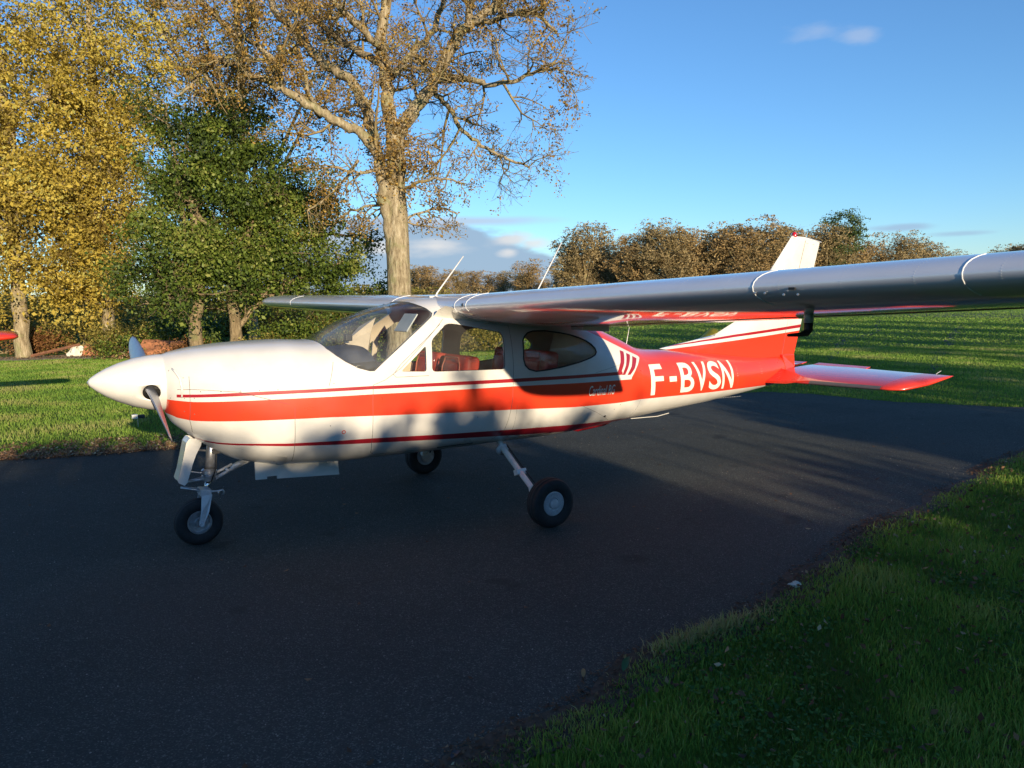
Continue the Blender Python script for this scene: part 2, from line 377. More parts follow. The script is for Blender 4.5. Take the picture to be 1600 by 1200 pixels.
seam('door_seam', [[(2.64,1.73),(2.2,1.345),(2.06,1.26),(1.955,1.225),(1.945,1.10),(1.942,.9),(1.945,.75),(1.965,.66),(2.0,.635)],[(3.26,1.66),(3.265,1.3),(3.25,1.0),(3.20,.72),(3.12,.64)],[(2.0,.635),(2.6,.612),(3.12,.605)],[(2.44,1.27),(2.15,1.275),(2.13,1.30),(2.2,1.375),(2.6,1.69)]])
seam('cowling_seam', [[(1.338,1.095),(1.335,.98),(1.341,.77),(1.35,.65)],[(.636,1.36),(.634,1.21),(.634,1.03),(.66,.93)],[(.56,1.265),(.66,1.265),(.75,1.258),(.95,1.235),(1.3,1.12)],[(1.66,1.42),(1.62,1.3),(1.60,1.24)]])
seam('fuselage_lap_seam', [[(4.0,.894),(4.25,.79),(4.479,.682)],[(4.84,.86),(4.80,.66)],[(3.30,.95),(3.285,.64)],[(4.2,1.18),(4.56,1.24)],[(5.0,1.30),(4.98,1.20)],[(6.55,1.13),(6.54,.80)]], r=.0015)
b = MB()
for x in np.arange(.7, 1.3, .13):
    for s in (-1, 1): b.lathe([(-.002,.004),(.0015,.004),(.002,0)], (x, s*side(x, 1.25-.02*(x-.6)), 1.25-.02*(x-.6)), (0, s, 0), 8)
for (x, z) in [(.6,1.35),(.6,1.2),(.6,1.10),(.66,1.2),(.66,1.08),(.52,1.4),(.52,1.2),(1.64,1.26),(1.60,.93),(4.48,.80),(4.55,.84),(4.38,.74),(2.9,.88)]:
    for s in (-1, 1): b.lathe([(-.002,.0042),(.0008,.0042),(.001,0)], (x, s*side(x, z), z), (0, s, 0), 8)
b.build('fastener', M['seam'], root)['kind'] = 'stuff'
b = MB(); y = side(1.705, .87)
b.add([(1.705+r*math.cos(a)*1, -(side(1.705+r*math.cos(a), .87+r*math.sin(a))+.0015), .87+r*math.sin(a)) for r in (.010,.016) for a in np.linspace(0, 2*math.pi, 16, endpoint=False)], [(i, (i+1) % 16, 16+(i+1) % 16, 16+i) for i in range(16)])
b.build('jack_point_ring', M['red'], root)
b = MB(); b.lathe([(-.003,.014),(.002,.014),(.003,0)], (4.38, -side(4.38,.74), .74), (0,-1,0), 10); b.build('drain_port', M['black'], root)
def rivets(pts, parent, r=.0032):
    b = MB()
    for p, nrm_ in pts:
        p = Vector(p); nn = Vector(nrm_).normalized(); a_ = nn.orthogonal().normalized(); c_ = nn.cross(a_); i0 = [p+(a_*math.cos(t)+c_*math.sin(t))*r for t in (0,1.57,3.14,4.71)]
        b.add(i0+[p+nn*.0012], [(0,1,4),(1,2,4),(2,3,4),(3,0,4)])
    b.build('rivet', M['fuselage'] if parent is ROOT else M['silver'], parent)['kind'] = 'stuff'
rp = []
for s_ in (-1, 1):
    for xx in (4.80, 4.86, 5.40, 6.0, 6.53, 7.05):
        w_, zt, zb, zm, _, _ = sec(xx)
        for z in np.arange(zb+.05, zt-.06, .028): rp.append(((xx, s_*side(xx, z), z), (0, s_, .2 if z > zm else -.2)))
    for xx in (3.33, 4.62):
        for z in np.arange(.66, 1.12, .028): rp.append(((xx, s_*side(xx, z), z), (0, s_, 0)))
    for z0_ in (1.0, .72):
        for xx in np.arange(4.9, 6.9, .03): rp.append(((xx, s_*side(xx, z0_-.02*(xx-5)), z0_-.02*(xx-5)), (0, s_, 0)))
rivets(rp, ROOT)
# vent stripes: maroon gill bars over the white flash
for bar in ([(4.581,1.373),(4.636,1.355),(4.60,1.25),(4.545,1.166),(4.492,1.169),(4.545,1.26)], [(4.672,1.340),(4.725,1.320),(4.66,1.215),(4.595,1.133),(4.555,1.135),(4.62,1.225)], [(4.755,1.305),(4.815,1.280),(4.745,1.185),(4.672,1.128),(4.628,1.130),(4.70,1.205)]):
    bm = bmesh.new(); vs_ = [bm.verts.new((x, 0, z)) for x, z in bar]; bm.faces.new([vs_[0], vs_[1], vs_[2], vs_[5]]); bm.faces.new([vs_[5], vs_[2], vs_[3], vs_[4]])
    bmesh.ops.subdivide_edges(bm, edges=bm.edges, cuts=3, use_grid_fill=True)
    for v in bm.verts: v.co.y = -(side(v.co.x, v.co.z)+.002)
    me = bpy.data.meshes.new('gill_stripe'); bm.to_mesh(me); bm.free(); link('gill_stripe', me, M['maroon'], root)
def lettering(name, text, x0, x1, zb0, zb1, h, mat, shear=0, bold=0, off=.0022, zfun=None, weld=True):
    cu = bpy.data.curves.new(name, 'FONT'); cu.body = text; cu.size = 1; cu.shear = shear; cu.offset = bold; cu.resolution_u = 5
    o = bpy.data.objects.new(name, cu); COL.objects.link(o); me = applied(o); bpy.data.objects.remove(o)
    bm = bmesh.new(); bm.from_mesh(me); bmesh.ops.triangulate(bm, faces=bm.faces)
    xs_ = [v.co.x for v in bm.verts]; ys_ = [v.co.y for v in bm.verts]; ax, bx, ay, by = min(xs_), max(xs_), min(ys_), max(ys_)
    for v in bm.verts: v.co.x = (v.co.x-ax)/(bx-ax); v.co.y = (v.co.y-ay)/(by-ay)
    for k in range(1, 8): bmesh.ops.bisect_plane(bm, geom=bm.verts[:]+bm.edges[:]+bm.faces[:], plane_co=(0, k/8, 0), plane_no=(0, 1, 0))
    for k in range(1, 16): bmesh.ops.bisect_plane(bm, geom=bm.verts[:]+bm.edges[:]+bm.faces[:], plane_co=(k/16, 0, 0), plane_no=(1, 0, 0))
    for v in bm.verts:
        u, t = v.co.x, v.co.y; x = x0+(x1-x0)*u; z = zb0+(zb1-zb0)*u+h*t; v.co = (x, -(side(x, z)+off), z)
    me = bpy.data.meshes.new(name); bm.to_mesh(me); bm.free(); return link(name, me, M[mat], root)
X0, X1 = 4.975, 6.455
for ch, a, b_, bold in (('F',4.985,5.19,.014),('-',5.285,5.405,.01),('B',5.475,5.705,.014),('V',5.735,5.955,.014),('S',5.975,6.195,.014),('N',6.225,6.445,.014)):
    zz = lambda x: .893-.034*(x-4.98)
    if ch == '-': lettering('registration_letter', '-', a, b_, zz(a)+.125, zz(b_)+.125, .055, 'letter')
    else: lettering('registration_letter', ch, a, b_, zz(a), zz(b_), .312, 'letter', 0, bold)
lettering('script_lettering', 'Cardinal RG', 4.115, 4.455, .965, .955, .095, 'letter', .45, .004)

# cowl / spinner / propeller
HUB = Vector((.40, 0, 1.302))
prof = [(0,.004),(.02,.030),(.06,.064),(.12,.103),(.2,.143),(.3,.180),(.4,.203),(.47,.212),(.515,.214),(.525,.212),(.525,.19)]
axis = Vector((.512, 0, -.033)).normalized()
spn = MB().lathe(prof, (0, 0, 1.331), axis, 64).build('spinner', M['white'], root, True)
md = spn.modifiers.new('s', 'SOLIDIFY'); md.thickness = .004; md.offset = -1; me = applied(spn); spn.modifiers.clear(); spn.data = me
BD = Vector((0.0, -.958, -.287)).normalized()           # near blade direction
cutm = MB().tube([HUB-BD*.4, HUB+BD*.4], .060, 24).build('cut', M['black'])
boolean(spn, cutm, 'DIFFERENCE'); bpy.data.objects.remove(cutm)
spn.data.polygons.foreach_set('use_smooth', [True]*len(spn.data.polygons))
MB().lathe([(0,.0),(.0,.12),(.16,.12),(.16,0)], HUB+Vector((-.08,0,0)), axis, 24).build('propeller_hub', M['black'], root)
MB().lathe([(0,.216),(.012,.216),(.012,.1)], Vector((0,0,1.331))+axis*.522, axis, 48).build('spinner_backplate', M['steel'], root)
for s in (1, -1):
    d = BD*s; V = []; F = []; n = 12
    e_c0 = Vector((1,0,0)); e_p = e_c0.cross(d).normalized()
    stn = [(.10,.030,.030,85),(.16,.032,.030,80),(.22,.060,.022,46),(.32,.080,.017,34),(.5,.088,.012,28),(.7,.084,.009,24),(.85,.072,.007,22),(.95,.050,.005,20),(.985,.026,.004,20),(.992,.006,.002,20)]
    for (rr, hc, th, ang) in stn:
        a = math.radians(ang); ch = (e_c0*math.sin(a)+e_p*math.cos(a)*1.0); nn = d.cross(ch).normalized()
        for k in range(n):
            t = 2*math.pi*k/n; V.append(HUB+d*rr+ch*hc*math.cos(t)+nn*th*math.sin(t))
    for i in range(len(stn)-1):
        for k in range(n): F.append((i*n+k, i*n+(k+1) % n, (i+1)*n+(k+1) % n, (i+1)*n+k))
    F.append(tuple(range((len(stn)-1)*n, len(stn)*n)))
    obj('propeller_blade', V, F, M['blade'], root)
MB().lathe([(0,.2145),(.004,.2150),(.008,.2145)], Vector((0,0,1.331))+axis*.535, axis, 48).build('spinner_gap', M['seam'], root, True)
# air inlet lip on the nose bowl
for s in (-1, 1):
    L = [(.535, s*.262, 1.42),(.55, s*.300, 1.40),(.575, s*.325, 1.35),(.585, s*.335, 1.28),(.58, s*.335, 1.21)]
    MB().tube(L, [.004,.007,.009,.009,.006], 6).build('air_inlet_lip', M['white'], root, True)

# wings
def airfoil(n=22):
    P = []; tk = .15; mcam, pc = .02, .4
    for k in range(n+1):
        b_ = math.pi*k/n; x = (1+math.cos(b_))/2; yt = tk/.2*(.2969*math.sqrt(x)-.126*x-.3516*x*x+.2843*x**3-.1015*x**4)
        yc = mcam/pc**2*(2*pc*x-x*x) if x < pc else mcam/(1-pc)**2*((1-2*pc)+2*pc*x-x*x); P.append((x, yc+yt))
    for k in range(1, n):
        b_ = math.pi*k/n; x = (1-math.cos(b_))/2; yt = tk/.2*(.2969*math.sqrt(x)-.126*x-.3516*x*x+.2843*x**3-.1015*x**4)
        yc = mcam/pc**2*(2*pc*x-x*x) if x < pc else mcam/(1-pc)**2*((1-2*pc)+2*pc*x-x*x); P.append((x, yc-yt))
    return P
AF = airfoil()
def wingframe(y, near):
    a = max(0, y-.6); kl, kt = (.032, .053) if near else (.010, .030)
    le = Vector((2.66+(.012 if near else -.006)*a, 0, 1.84+kl*a)); te = Vector((4.33-.079*a, 0, 1.61+kt*a)); return le, te
def wsec(y, near, s, x0=0, x1=1, scale=1.0, lift=0, thick=1.0):
    le, te = wingframe(y, near); ch = te-le; up = Vector((-ch.z, 0, ch.x)).normalized(); L = ch.length; V = []
    for x, z in AF:
        p = le+ch*(.35+(x-.35)*scale)+up*z*L*thick*scale; V.append(Vector((p.x, s*y, p.z+lift)))
    return V
wing_z = {}
for s in (-1, 1):
    near = s < 0; ys = [0, .35, .5, .6]+list(np.linspace(.8, 5.15, 24)); V = []; F = []; n = len(AF)
    for y in ys:
        sc = wsec(y, near, s)
        if y < .6:
            for i in range(n):
                if sc[i].z < 1.80: sc[i].z = 1.80+(sc[i].z-1.80)*.15
        V += sc
    for y, k in ((5.30,.985),(5.36,.95),(5.40,.88),(5.425,.74),(5.435,.4)): V += wsec(y, near, s, scale=k)
    m_ = len(ys)+5
    for i in range(m_-1):
        for k in range(n): F.append((i*n+k, i*n+(k+1) % n, (i+1)*n+(k+1) % n, (i+1)*n+k))
    F.append(tuple(range((m_-1)*n, m_*n)))
    wg = obj('wing', V, F, M['silver'], root)
    bm = bmesh.new(); bm.from_mesh(wg.data); bmesh.ops.recalc_face_normals(bm, faces=bm.faces); bm.to_mesh(wg.data); bm.free()
    # lap joints round the leading edge
    half = n//2
    for y in ((.66, .85, 3.72, 4.72) if near else (.66, 3.9)):
        sc = wsec(y, near, s); idx = [i for i in range(n) if AF[i][0] < .16]; c0 = sum(sc, Vector())/n
        L = []
        for i in idx:
            le, te = wingframe(y, near); mid = le+(te-le)*.2; v = (sc[i]-mid).normalized(); L.append(sc[i]+v*.0005)
        MB().tube(L, .0032, 5, False).build('lap_joint', M['paleseam'], wg, True)
    # flap and aileron gaps on top and bottom, hinge line
    b = MB()
    for xf in (.72,):
        for upper in (0, 1):
            L = []
            for y in np.linspace(.7, 5.1, 30):
                sc = wsec(y, near, s); c = [i for i in range(n) if (AF[i][1] > 0.012) == bool(upper)]
                i = min(range(0, n//2+1) if upper else range(n//2, n), key=lambda j: abs(AF[j][0]-xf)); L.append(sc[i])
            b.tube(L, .004, 4, False)
    b.build('flap_gap', M['seam'], wg)
    rp = []
    for y in np.arange(.9, 5.1, .33):
        sc = wsec(y, near, s)
        for i in range(2, n-2):
            for q in (0, .5):
                p = sc[i]+(sc[i+1]-sc[i])*q; t_ = sc[i+1]-sc[i-1]; rp.append((p, (-t_.z*1, 0, t_.x) if i < n//2 else (-t_.z, 0, t_.x)))
    for i in (n//2-6, n//2+6, n//2+12):
        for y in np.arange(.9, 5.1, .035): sc = wsec(y, near, s); t_ = sc[i+1]-sc[i-1]; rp.append((sc[i], (-t_.z, 0, t_.x)))
    rp = [(p, nn if (Vector(nn).z > 0) == (True) else nn) for p, nn in rp]
    rp = [(p, tuple(-c for c in nn)) for p, nn in rp]
    rivets(rp, wg, .0028)
    # flap inboard end block
    le, te = wingframe(.72, near)
    b = MB(); b.add([(3.88, s*.62, 1.60),(3.88, s*.80, 1.60),(4.20, s*.80, 1.575),(4.20, s*.62, 1.575),(3.90, s*.62, 1.66),(3.90, s*.80, 1.66),(4.20, s*.80, 1.66),(4.20, s*.62, 1.66)], [(0,1,2,3),(4,7,6,5),(0,4,5,1),(1,5,6,2),(2,6,7,3),(3,7,4,0)])
    b.build('flap_track', M['silver'], wg, bevel=.01)
    MB().lathe([(-.01,.016),(.006,.017),(.006,.012),(-.008,.011)], (wsec(.8, near, s)[n//2]+Vector((.004,0,.0))), (-1, 0, .1), 16).build('cabin_air_inlet', M['steel'], wg, True)
    MB().lathe([(-.02,.012),(.0068,.012),(.0068,0)], (wsec(.8, near, s)[n//2]+Vector((.004,0,.0))), (-1, 0, .1), 16).build('inlet_throat', M['black'], wg, True)
    if near:
        zl = wsec(3.6, near, s); zb = min(p.z for p in zl if abs(p.x-3.3) < .15)
        MB().tube([(3.30,-3.6,zb+.02),(3.30,-3.6,zb-.045)], .026, 16).build('pitot_mast', M['greypaint'], wg, True)
        MB().tube([(3.30,-3.6,zb-.04),(3.30,-3.6,zb-.085),(3.285,-3.6,zb-.10),(3.23,-3.6,zb-.108),(3.13,-3.6,zb-.108)], [.024,.024,.02,.012,.008], 14).build('pitot_tube', M['black'], wg, True)
        # stall-warning vane and screws on the leading edge
        c = wsec(3.95, near, s)[n//2+1]
        MB().box(c+Vector((-.004,0,0)), (.008,.035,.012)).build('stall_vane', M['black'], wg)
        b = MB()
        for dy, dz in ((-.06,.02),(.06,.02),(-.03,-.028),(.05,-.028),(.16,-.02),(.22,-.018)): b.lathe([(0,.006),(.005,.006),(.006,0)], c+Vector((.004,dy,dz)), (-1,0,0), 8)
        b.build('screw', M['steel'], wg)['kind'] = 'stuff'
    else:
        MB().lathe([(-.01,.02),(.02,.02),(.035,.012),(.04,0)], wsec(5.38, near, s, scale=.8)[n//2], (-.6, .8, 0), 12).build('navigation_light', M['bulb'], wg, True)
# white root fillet between roof and wing
for s in (-1, 1):
    V = []; F = []
    for t in np.linspace(0, 1, 10):
        x = 2.56+t*.5; yy = side(x, 1.76-.06*t)
        a = Vector((x, s*(yy+.001), 1.745-.07*t)); c = Vector((x+.02, s*.66, 1.84-.12*t)); m1 = (a+c)/2+Vector((0, -s*.012, .015)); V += [a, m1, c]
    for i in range(9):
        for k in range(2): F.append((i*3+k, i*3+k+1, (i+1)*3+k+1, (i+1)*3+k))
    fo = obj('wing_root_fillet', V, F, M['white'], root)

# antennas
for (x0, z0, x1, z1, y) in ((2.81,1.915,3.12,2.285,0.0),(3.83,1.785,4.24,2.44,0.0)):
    b = MB().tube([(x0,y,z0-.03),(x0+(x1-x0)*.1,y,z0+(z1-z0)*.1),(x1,y,z1)], [.013,.0075,.006], 8); b.box((x0,y,z0-.0),(.10,.05,.02)); b.build('blade_antenna', M['white'], root, True)
MB().tube([(5.08,0,1.34),(5.09,0,1.40),(5.13,0,1.57)], [.01,.004,.0015], 6).build('whip_antenna', M['white'], root)

# fin and rudder
FIN = [(5.56,1.318),(6.05,1.385),(6.40,1.43),(6.58,1.462),(6.70,1.515),(6.80,1.60),(7.39,2.21),(7.755,2.612),(8.30,2.553),(8.12,2.15),(7.99,1.60),(7.93,1.41),(7.845,1.13),(7.70,1.12),(7.1,1.13),(6.3,1.2)]
def finwidth(x, z):
    le = np.interp(z, [1.32,1.385,1.462,1.6,2.21,2.612],[5.56,6.05,6.58,6.8,7.39,7.755]); te = np.interp(z,[1.13,1.41,1.6,2.15,2.553,2.62],[7.845,7.93,7.99,8.12,8.30,8.30])
    u = min(max((x-le)/max(te-le, .01), 0), 1); c = min(te-le, 1.2); return c*.11/.2*(.2969*math.sqrt(u)-.126*u-.3516*u*u+.2843*u**3-.1015*u**4)+.002
def fin_paint():
    mt, t, b = material('fin paint'); c = nd(t, 'ShaderNodeTexCoord'); s = nd(t, 'ShaderNodeSeparateXYZ'); t.links.new(c.outputs['Object'], s.inputs[0]); x, z = s.outputs[0], s.outputs[2]
    l1 = curve(t, x, [(5.61,1.305),(6.7,1.365),(7.3,1.40),(7.95,1.44)], 5, 9, 1, 3); l2 = curve(t, x, [(5.61,1.33),(6.7,1.405),(7.95,1.475)], 5, 9, 1, 3); l3 = curve(t, x, [(5.61,1.335),(6.7,1.435),(7.95,1.515)], 5, 9, 1, 3)
    red = mth(t, 'LESS_THAN', z, l1); mar = mth(t, 'MULTIPLY', mth(t, 'GREATER_THAN', z, l2), mth(t, 'LESS_THAN', z, l3))
    col = ramp(t, noise(t, 5, 6), [(.3,(.64,.62,.57)),(.62,WHITE)])
    scuff = mth(t, 'MULTIPLY', smooth(t, noise(t, 14, 5, vscale=(.6,1,3)), .62, .72), smooth(t, z, 2.42, 2.52))
    col = mixc(t, mth(t,'MULTIPLY',scuff,.6), col, (.25,.27,.2)); col = mixc(t, red, col, RED); col = mixc(t, mar, col, MAROON)
    t.links.new(col, b.inputs['Base Color']); b.inputs['Roughness'].default_value = .3; b.inputs['Coat Weight'].default_value = .4; return mt
M['fin'] = fin_paint()
bm = bmesh.new(); vv = [bm.verts.new((x, 0, z)) for x, z in FIN]; bm.faces.new(vv); bmesh.ops.triangulate(bm, faces=bm.faces)
for k in np.arange(5.7, 8.3, .12): bmesh.ops.bisect_plane(bm, geom=bm.verts[:]+bm.edges[:]+bm.faces[:], plane_co=(k,0,0), plane_no=(1,0,0))
for k in np.arange(1.2, 2.6, .1): bmesh.ops.bisect_plane(bm, geom=bm.verts[:]+bm.edges[:]+bm.faces[:], plane_co=(0,0,k), plane_no=(0,0,1))
me = bpy.data.meshes.new('t'); bm.to_mesh(me); bm.free()
V = [v.co.copy() for v in me.vertices]; nV = len(V); F = [tuple(p.vertices) for p in me.polygons]
bedge = {}
for f in F:
    for i in range(len(f)): bedge[(f[i], f[(i+1) % len(f)])] = 1
rim_ = [(a, b_) for (a, b_) in bedge if (b_, a) not in bedge]
V2 = [Vector((v.x, -finwidth(v.x, v.z), v.z)) for v in V]+[Vector((v.x, finwidth(v.x, v.z), v.z)) for v in V]
F2 = F+[tuple(i+nV for i in f[::-1]) for f in F]+[(a, b_, b_+nV, a+nV)[::-1] for a, b_ in rim_]
fin = obj('vertical_fin', V2, F2, M['fin'], root)
bm = bmesh.new(); bm.from_mesh(fin.data); bmesh.ops.recalc_face_normals(bm, faces=bm.faces)
for e in bm.edges: e.smooth = e.calc_face_angle(0) < .6
bm.to_mesh(fin.data); bm.free()
for s in (-1, 1): MB().tube([(x, s*(finwidth(x, z)+.0), z) for x, z in [(7.60,1.14),(7.66,1.5),(7.78,1.95),(7.98,2.56)]], .003, 4, False).build('rudder_gap', M['seam'], fin)
b = MB(); b.tube([(7.755,0,2.595),(8.0,0,2.585),(8.33,0,2.55)], [.02,.022,.008], 10); b.build('fin_tip_cap', M['white'], fin, True)
MB().lathe([(0,.03),(.02,.032),(.05,.026),(.062,.012),(.066,0)], (7.80,0,2.60), (0,0,1), 16).build('beacon', M['bulb'], root, True)
b = MB(); b.add([(7.56,-.012,1.155),(7.80,-.010,1.15),(7.82,-.01,.99),(7.60,-.02,.90),(7.56,.012,1.155),(7.80,.010,1.15),(7.82,.01,.99),(7.60,.02,.90)],[(0,3,2,1),(4,5,6,7),(0,1,5,4),(1,2,6,5),(2,3,7,6),(3,0,4,7)]); 
for v_i in range(len(b.v)): b.v[v_i] = (b.v[v_i][0], b.v[v_i][1]*5, b.v[v_i][2])
b.build('tail_cone', M['red'], root, bevel=.012)

# stabilator
for s in (-1, 1):
    V = []; F = []; n = len(AF)
    def stab_sec(y, le, te, k=.62):
        le, te = Vector(le), Vector(te); ch = te-le; up = Vector((-ch.z,0,ch.x)).normalized(); return [Vector(((le+ch*x+up*z*ch.length*k).x, s*y, (le+ch*x+up*z*ch.length*k).z)) for x, z in AF]
    secs = [(.09,(7.22,0,.862),(8.13,0,1.0)),(.6,(7.27,0,.866),(8.15,0,1.0)),(1.2,(7.34,0,.870),(8.17,0,.99)),(1.50,(7.375,0,.872),(8.18,0,.988))]
    for a in secs: V += stab_sec(*a)
    for i in range(len(secs)-1):
        for k in range(n): F.append((i*n+k, i*n+(k+1) % n, (i+1)*n+(k+1) % n, (i+1)*n+k))
    st = obj('stabilator', V, F, M['redgloss'], root)
    b = MB()
    P0_ = [[stab_sec(y, (7.22+.10*(y-.09), 0, .862+.006*y), (8.13+.035*y, 0, 1.0-.008*y))[i]+Vector((-.0015,0,.0015 if i < n//2+1 else -.0015)) for i in range(n) if AF[i][0] < .075] for y in (.66, 1.1, 1.49)]
    kk = len(P0_[0]); b.add([p for q in P0_ for p in q], [(j*kk+i, j*kk+i+1, (j+1)*kk+i+1, (j+1)*kk+i) for j in range(2) for i in range(kk-1)]); b.build('leading_edge_boot', M['boot'], st, True)
    V = []; F = []
    secs = [(1.50,(7.375,0,.872),(8.18,0,.988)),(1.58,(7.385,0,.873),(8.185,0,.987)),(1.68,(7.47,0,.876),(8.20,0,.986)),(1.76,(7.78,0,.91),(8.215,0,.983)),(1.80,(8.1,0,.965),(8.23,0,.982))]
    for a in secs: V += stab_sec(*a)
    for i in range(len(secs)-1):
        for k in range(n): F.append((i*n+k, i*n+(k+1) % n, (i+1)*n+(k+1) % n, (i+1)*n+k))
    F.append(tuple(range((len(secs)-1)*n, len(secs)*n))); obj('stabilator_tip', V, F, M['red'], st)
    MB().add([(8.135,s*.09,1.004),(8.155,s*.80,1.0),(8.25,s*.80,1.012),(8.24,s*.09,1.018),(8.135,s*.09,.992),(8.155,s*.80,.988),(8.25,s*.80,1.008),(8.24,s*.09,1.013)],[(0,1,2,3),(4,7,6,5),(0,4,5,1),(1,5,6,2),(2,6,7,3),(3,7,4,0)]).build('trim_tab', M['red'], st)
    V = [(7.20,s*.06,.845),(7.24,s*.36,.862),(7.33,s*.62,.885),(7.46,s*.36,.955),(7.50,s*.07,.975),(7.22,s*.30,.90),(7.25,s*.08,.90)]
    MB().add([(7.16,s*.085,.86),(7.21,s*.40,.875),(7.30,s*.66,.900),(7.42,s*.36,.956),(7.50,s*.08,.992),(7.16,s*.085,.835),(7.21,s*.40,.846),(7.42,s*.36,.90),(7.5,s*.08,.90)],[(0,1,3,4),(1,2,3),(5,6,1,0),(6,2,1),(5,8,7,6),(6,7,2),(7,3,2),(4,3,7,8),(0,4,8,5)]).build('root_fairing', M['red'], st, auto=.6)
b = MB().tube([(8.20,-1.62,.99),(8.30,-1.62,1.02)], .003, 5); b.build('static_wick', M['white'], root)

# belly: nose-gear door, drag mast
b = MB(); b.add([(1.12,-.13,.655),(1.80,-.13,.60),(1.81,-.135,.435),(1.29,-.135,.47),(1.29,-.135,.495),(1.21,-.135,.498),(1.21,-.135,.478),(1.12,-.135,.483)]+[(1.12,-.118,.655),(1.80,-.118,.60),(1.81,-.122,.435),(1.29,-.122,.47),(1.29,-.122,.495),(1.21,-.122,.498),(1.21,-.122,.478),(1.12,-.122,.483)],
      [tuple(range(8)), tuple(range(15,7,-1))]+[(i, i+8, (i+1) % 8+8, (i+1) % 8) for i in range(8)]); b.build('nose_gear_door', M['white'], root)
b = MB(); b.box((1.50,.128,.55),(.58,.012,.14)); b.build('nose_gear_door', M['white'], root)
# cowl outlet lip
b = MB(); V = []
rg = [p for p in ring(1.30, 64, .012) if p[2] < .72]; rg2 = [p for p in ring(1.22, 64, .001) if p[2] < .72]
rg.sort(key=lambda p: p[1]); rg2.sort(key=lambda p: p[1])
k = min(len(rg), len(rg2)); b.add(rg2[:k]+rg[:k]+[(p[0], p[1]*.98, p[2]+.016) for p in rg[:k]], [(i, i+1, k+i+1, k+i) for i in range(k-1)]+[(k+i, k+i+1, 2*k+i+1, 2*k+i) for i in range(k-1)])
b.build('cowl_outlet_lip', M['white'], root, True)
MB().tube([(5.05,-.12,.60),(5.45,-.10,.585),(5.62,-.10,.605)], .004, 5).build('belly_antenna', M['white'], root)
b = MB(); b.tube([(4.2,-.1,.575),(4.35,-.1,.56),(4.7,-.1,.58),(4.85,-.1,.61)], [.01,.03,.025,.01], 10); b.build('tail_skid_fairing', M['maroon'], root, True)

# landing gear
def wheel(parent, c, R, W, rimr, face, disc):
    t = MB().lathe([(-W*.30, rimr*.98),(-W*.46, rimr*1.12),(-W*.5, R*.78),(-W*.42, R*.93),(-W*.25, R*.985),(-W*.24, R*.97),(-W*.2,R*.97),(-W*.19,R*.995),(-W*.02, R),(-.001,R*.98),(W*.02,R*.98),(W*.04, R),(W*.19,R*.995),(W*.2,R*.97),(W*.24,R*.97),(W*.25, R*.985),(W*.42, R*.93),(W*.5, R*.78),(W*.46, rimr*1.12),(W*.30, rimr*.98)], c, (0,1,0), 48).build('tyre', M['rubber'], parent, True)
    b = MB()
    if disc:
        for s in (-1, 1):
            b.lathe([(s*W*.30, rimr*1.0),(s*W*.36, rimr*1.02),(s*W*.38, rimr*.93),(s*W*.36,rimr*.88),(s*W*.385, rimr*.62),(s*W*.38, rimr*.5),(s*W*.30, rimr*.47),(s*W*.31, rimr*.3),(s*W*.33, 0)], c, (0,1,0), 40)
            for k in range(30):
                a = 2*math.pi*k/30; R_ = Matrix.Rotation(a, 3, 'Y'); b.box(Vector(c)+R_ @ Vector((rimr*.76,0,0))+Vector((0,s*W*.385,0)), (rimr*.30, .014, rimr*.09), R_)
            b.lathe([(s*W*.30,rimr*.44),(s*W*.44,rimr*.40),(s*W*.46,rimr*.32),(s*W*.465,0)], c, (0,1,0), 24)
    else:
        for s in (-1, 1):
            b.lathe([(s*W*.30, rimr*1.0),(s*W*.38, rimr*1.0),(s*W*.38, rimr*.86),(s*W*.22, rimr*.80),(s*W*.20, rimr*.4),(s*W*.34, rimr*.32),(s*W*.34, 0)], c, (0,1,0), 36)
            for k in range(6):
                a = 2*math.pi*k/6; b.lathe([(s*W*.18,.011),(s*W*.27,.010),(s*W*.27,0)], Vector(c)+Vector((rimr*.6*math.cos(a),0,rimr*.6*math.sin(a))), (0,1,0), 8)
    b.build('rim', M['greypaint'] if disc else M['steel'], parent, auto=.7)
def sub(name, loc, parent):
    o = bpy.data.objects.new(name, None); COL.objects.link(o); o.parent = parent; o.location = Vector(loc)-parent.location; return o
nw = Vector((.70, 0, .183)); ng = sub('nose_wheel', (0,0,0), root); ng.location = nw-root.location
wheel(ng, nw, .183, .125, .092, -1, False)
g = M['greypaint']; ngr = sub('nose_gear', (.75,0,.6), root)
MB().tube([(.845,0,.90),(.795,0,.54)], .036, 20).build('strut_cylinder', M['steel'], ngr, True)
MB().tube([(.86,-.05,.80),(.84,-.055,.60),(.80,-.06,.50)], .006, 6).build('hydraulic_hose', M['rubber'], ngr, True)
MB().lathe([(0,.04),(.01,.056),(.04,.058),(.045,.05),(.055,.06),(.085,.060),(.10,.045)], (.792,0,.495), (.09,0,1), 24).build('strut_collar', M['steel'], ngr, auto=.5)
MB().tube([(.79,0,.50),(.765,0,.42)], .02, 16).build('strut_piston', M['chrome'], ngr, True)
b = MB(); b.box((.755,0,.415),(.08,.15,.05), Matrix.Rotation(.12,3,'Y'))
for s in (-1, 1):
    b.add([(.72,s*.062,.40),(.80,s*.062,.40),(.765,s*.084,.27),(.725,s*.086,.185),(.685,s*.086,.185),(.705,s*.084,.27)]+[(.72,s*.076,.40),(.80,s*.076,.40),(.765,s*.1,.27),(.725,s*.1,.185),(.685,s*.1,.185),(.705,s*.1,.27)], [tuple(range(6)), tuple(range(11,5,-1))]+[(i, i+6, (i+1) % 6+6, (i+1) % 6) for i in range(6)])
    b.lathe([(0,.02),(s*.022,.02),(s*.022,0)], (.705, s*.095, .183), (0,1,0), 12)
b.build('fork', g, ngr, bevel=.004)
b = MB()
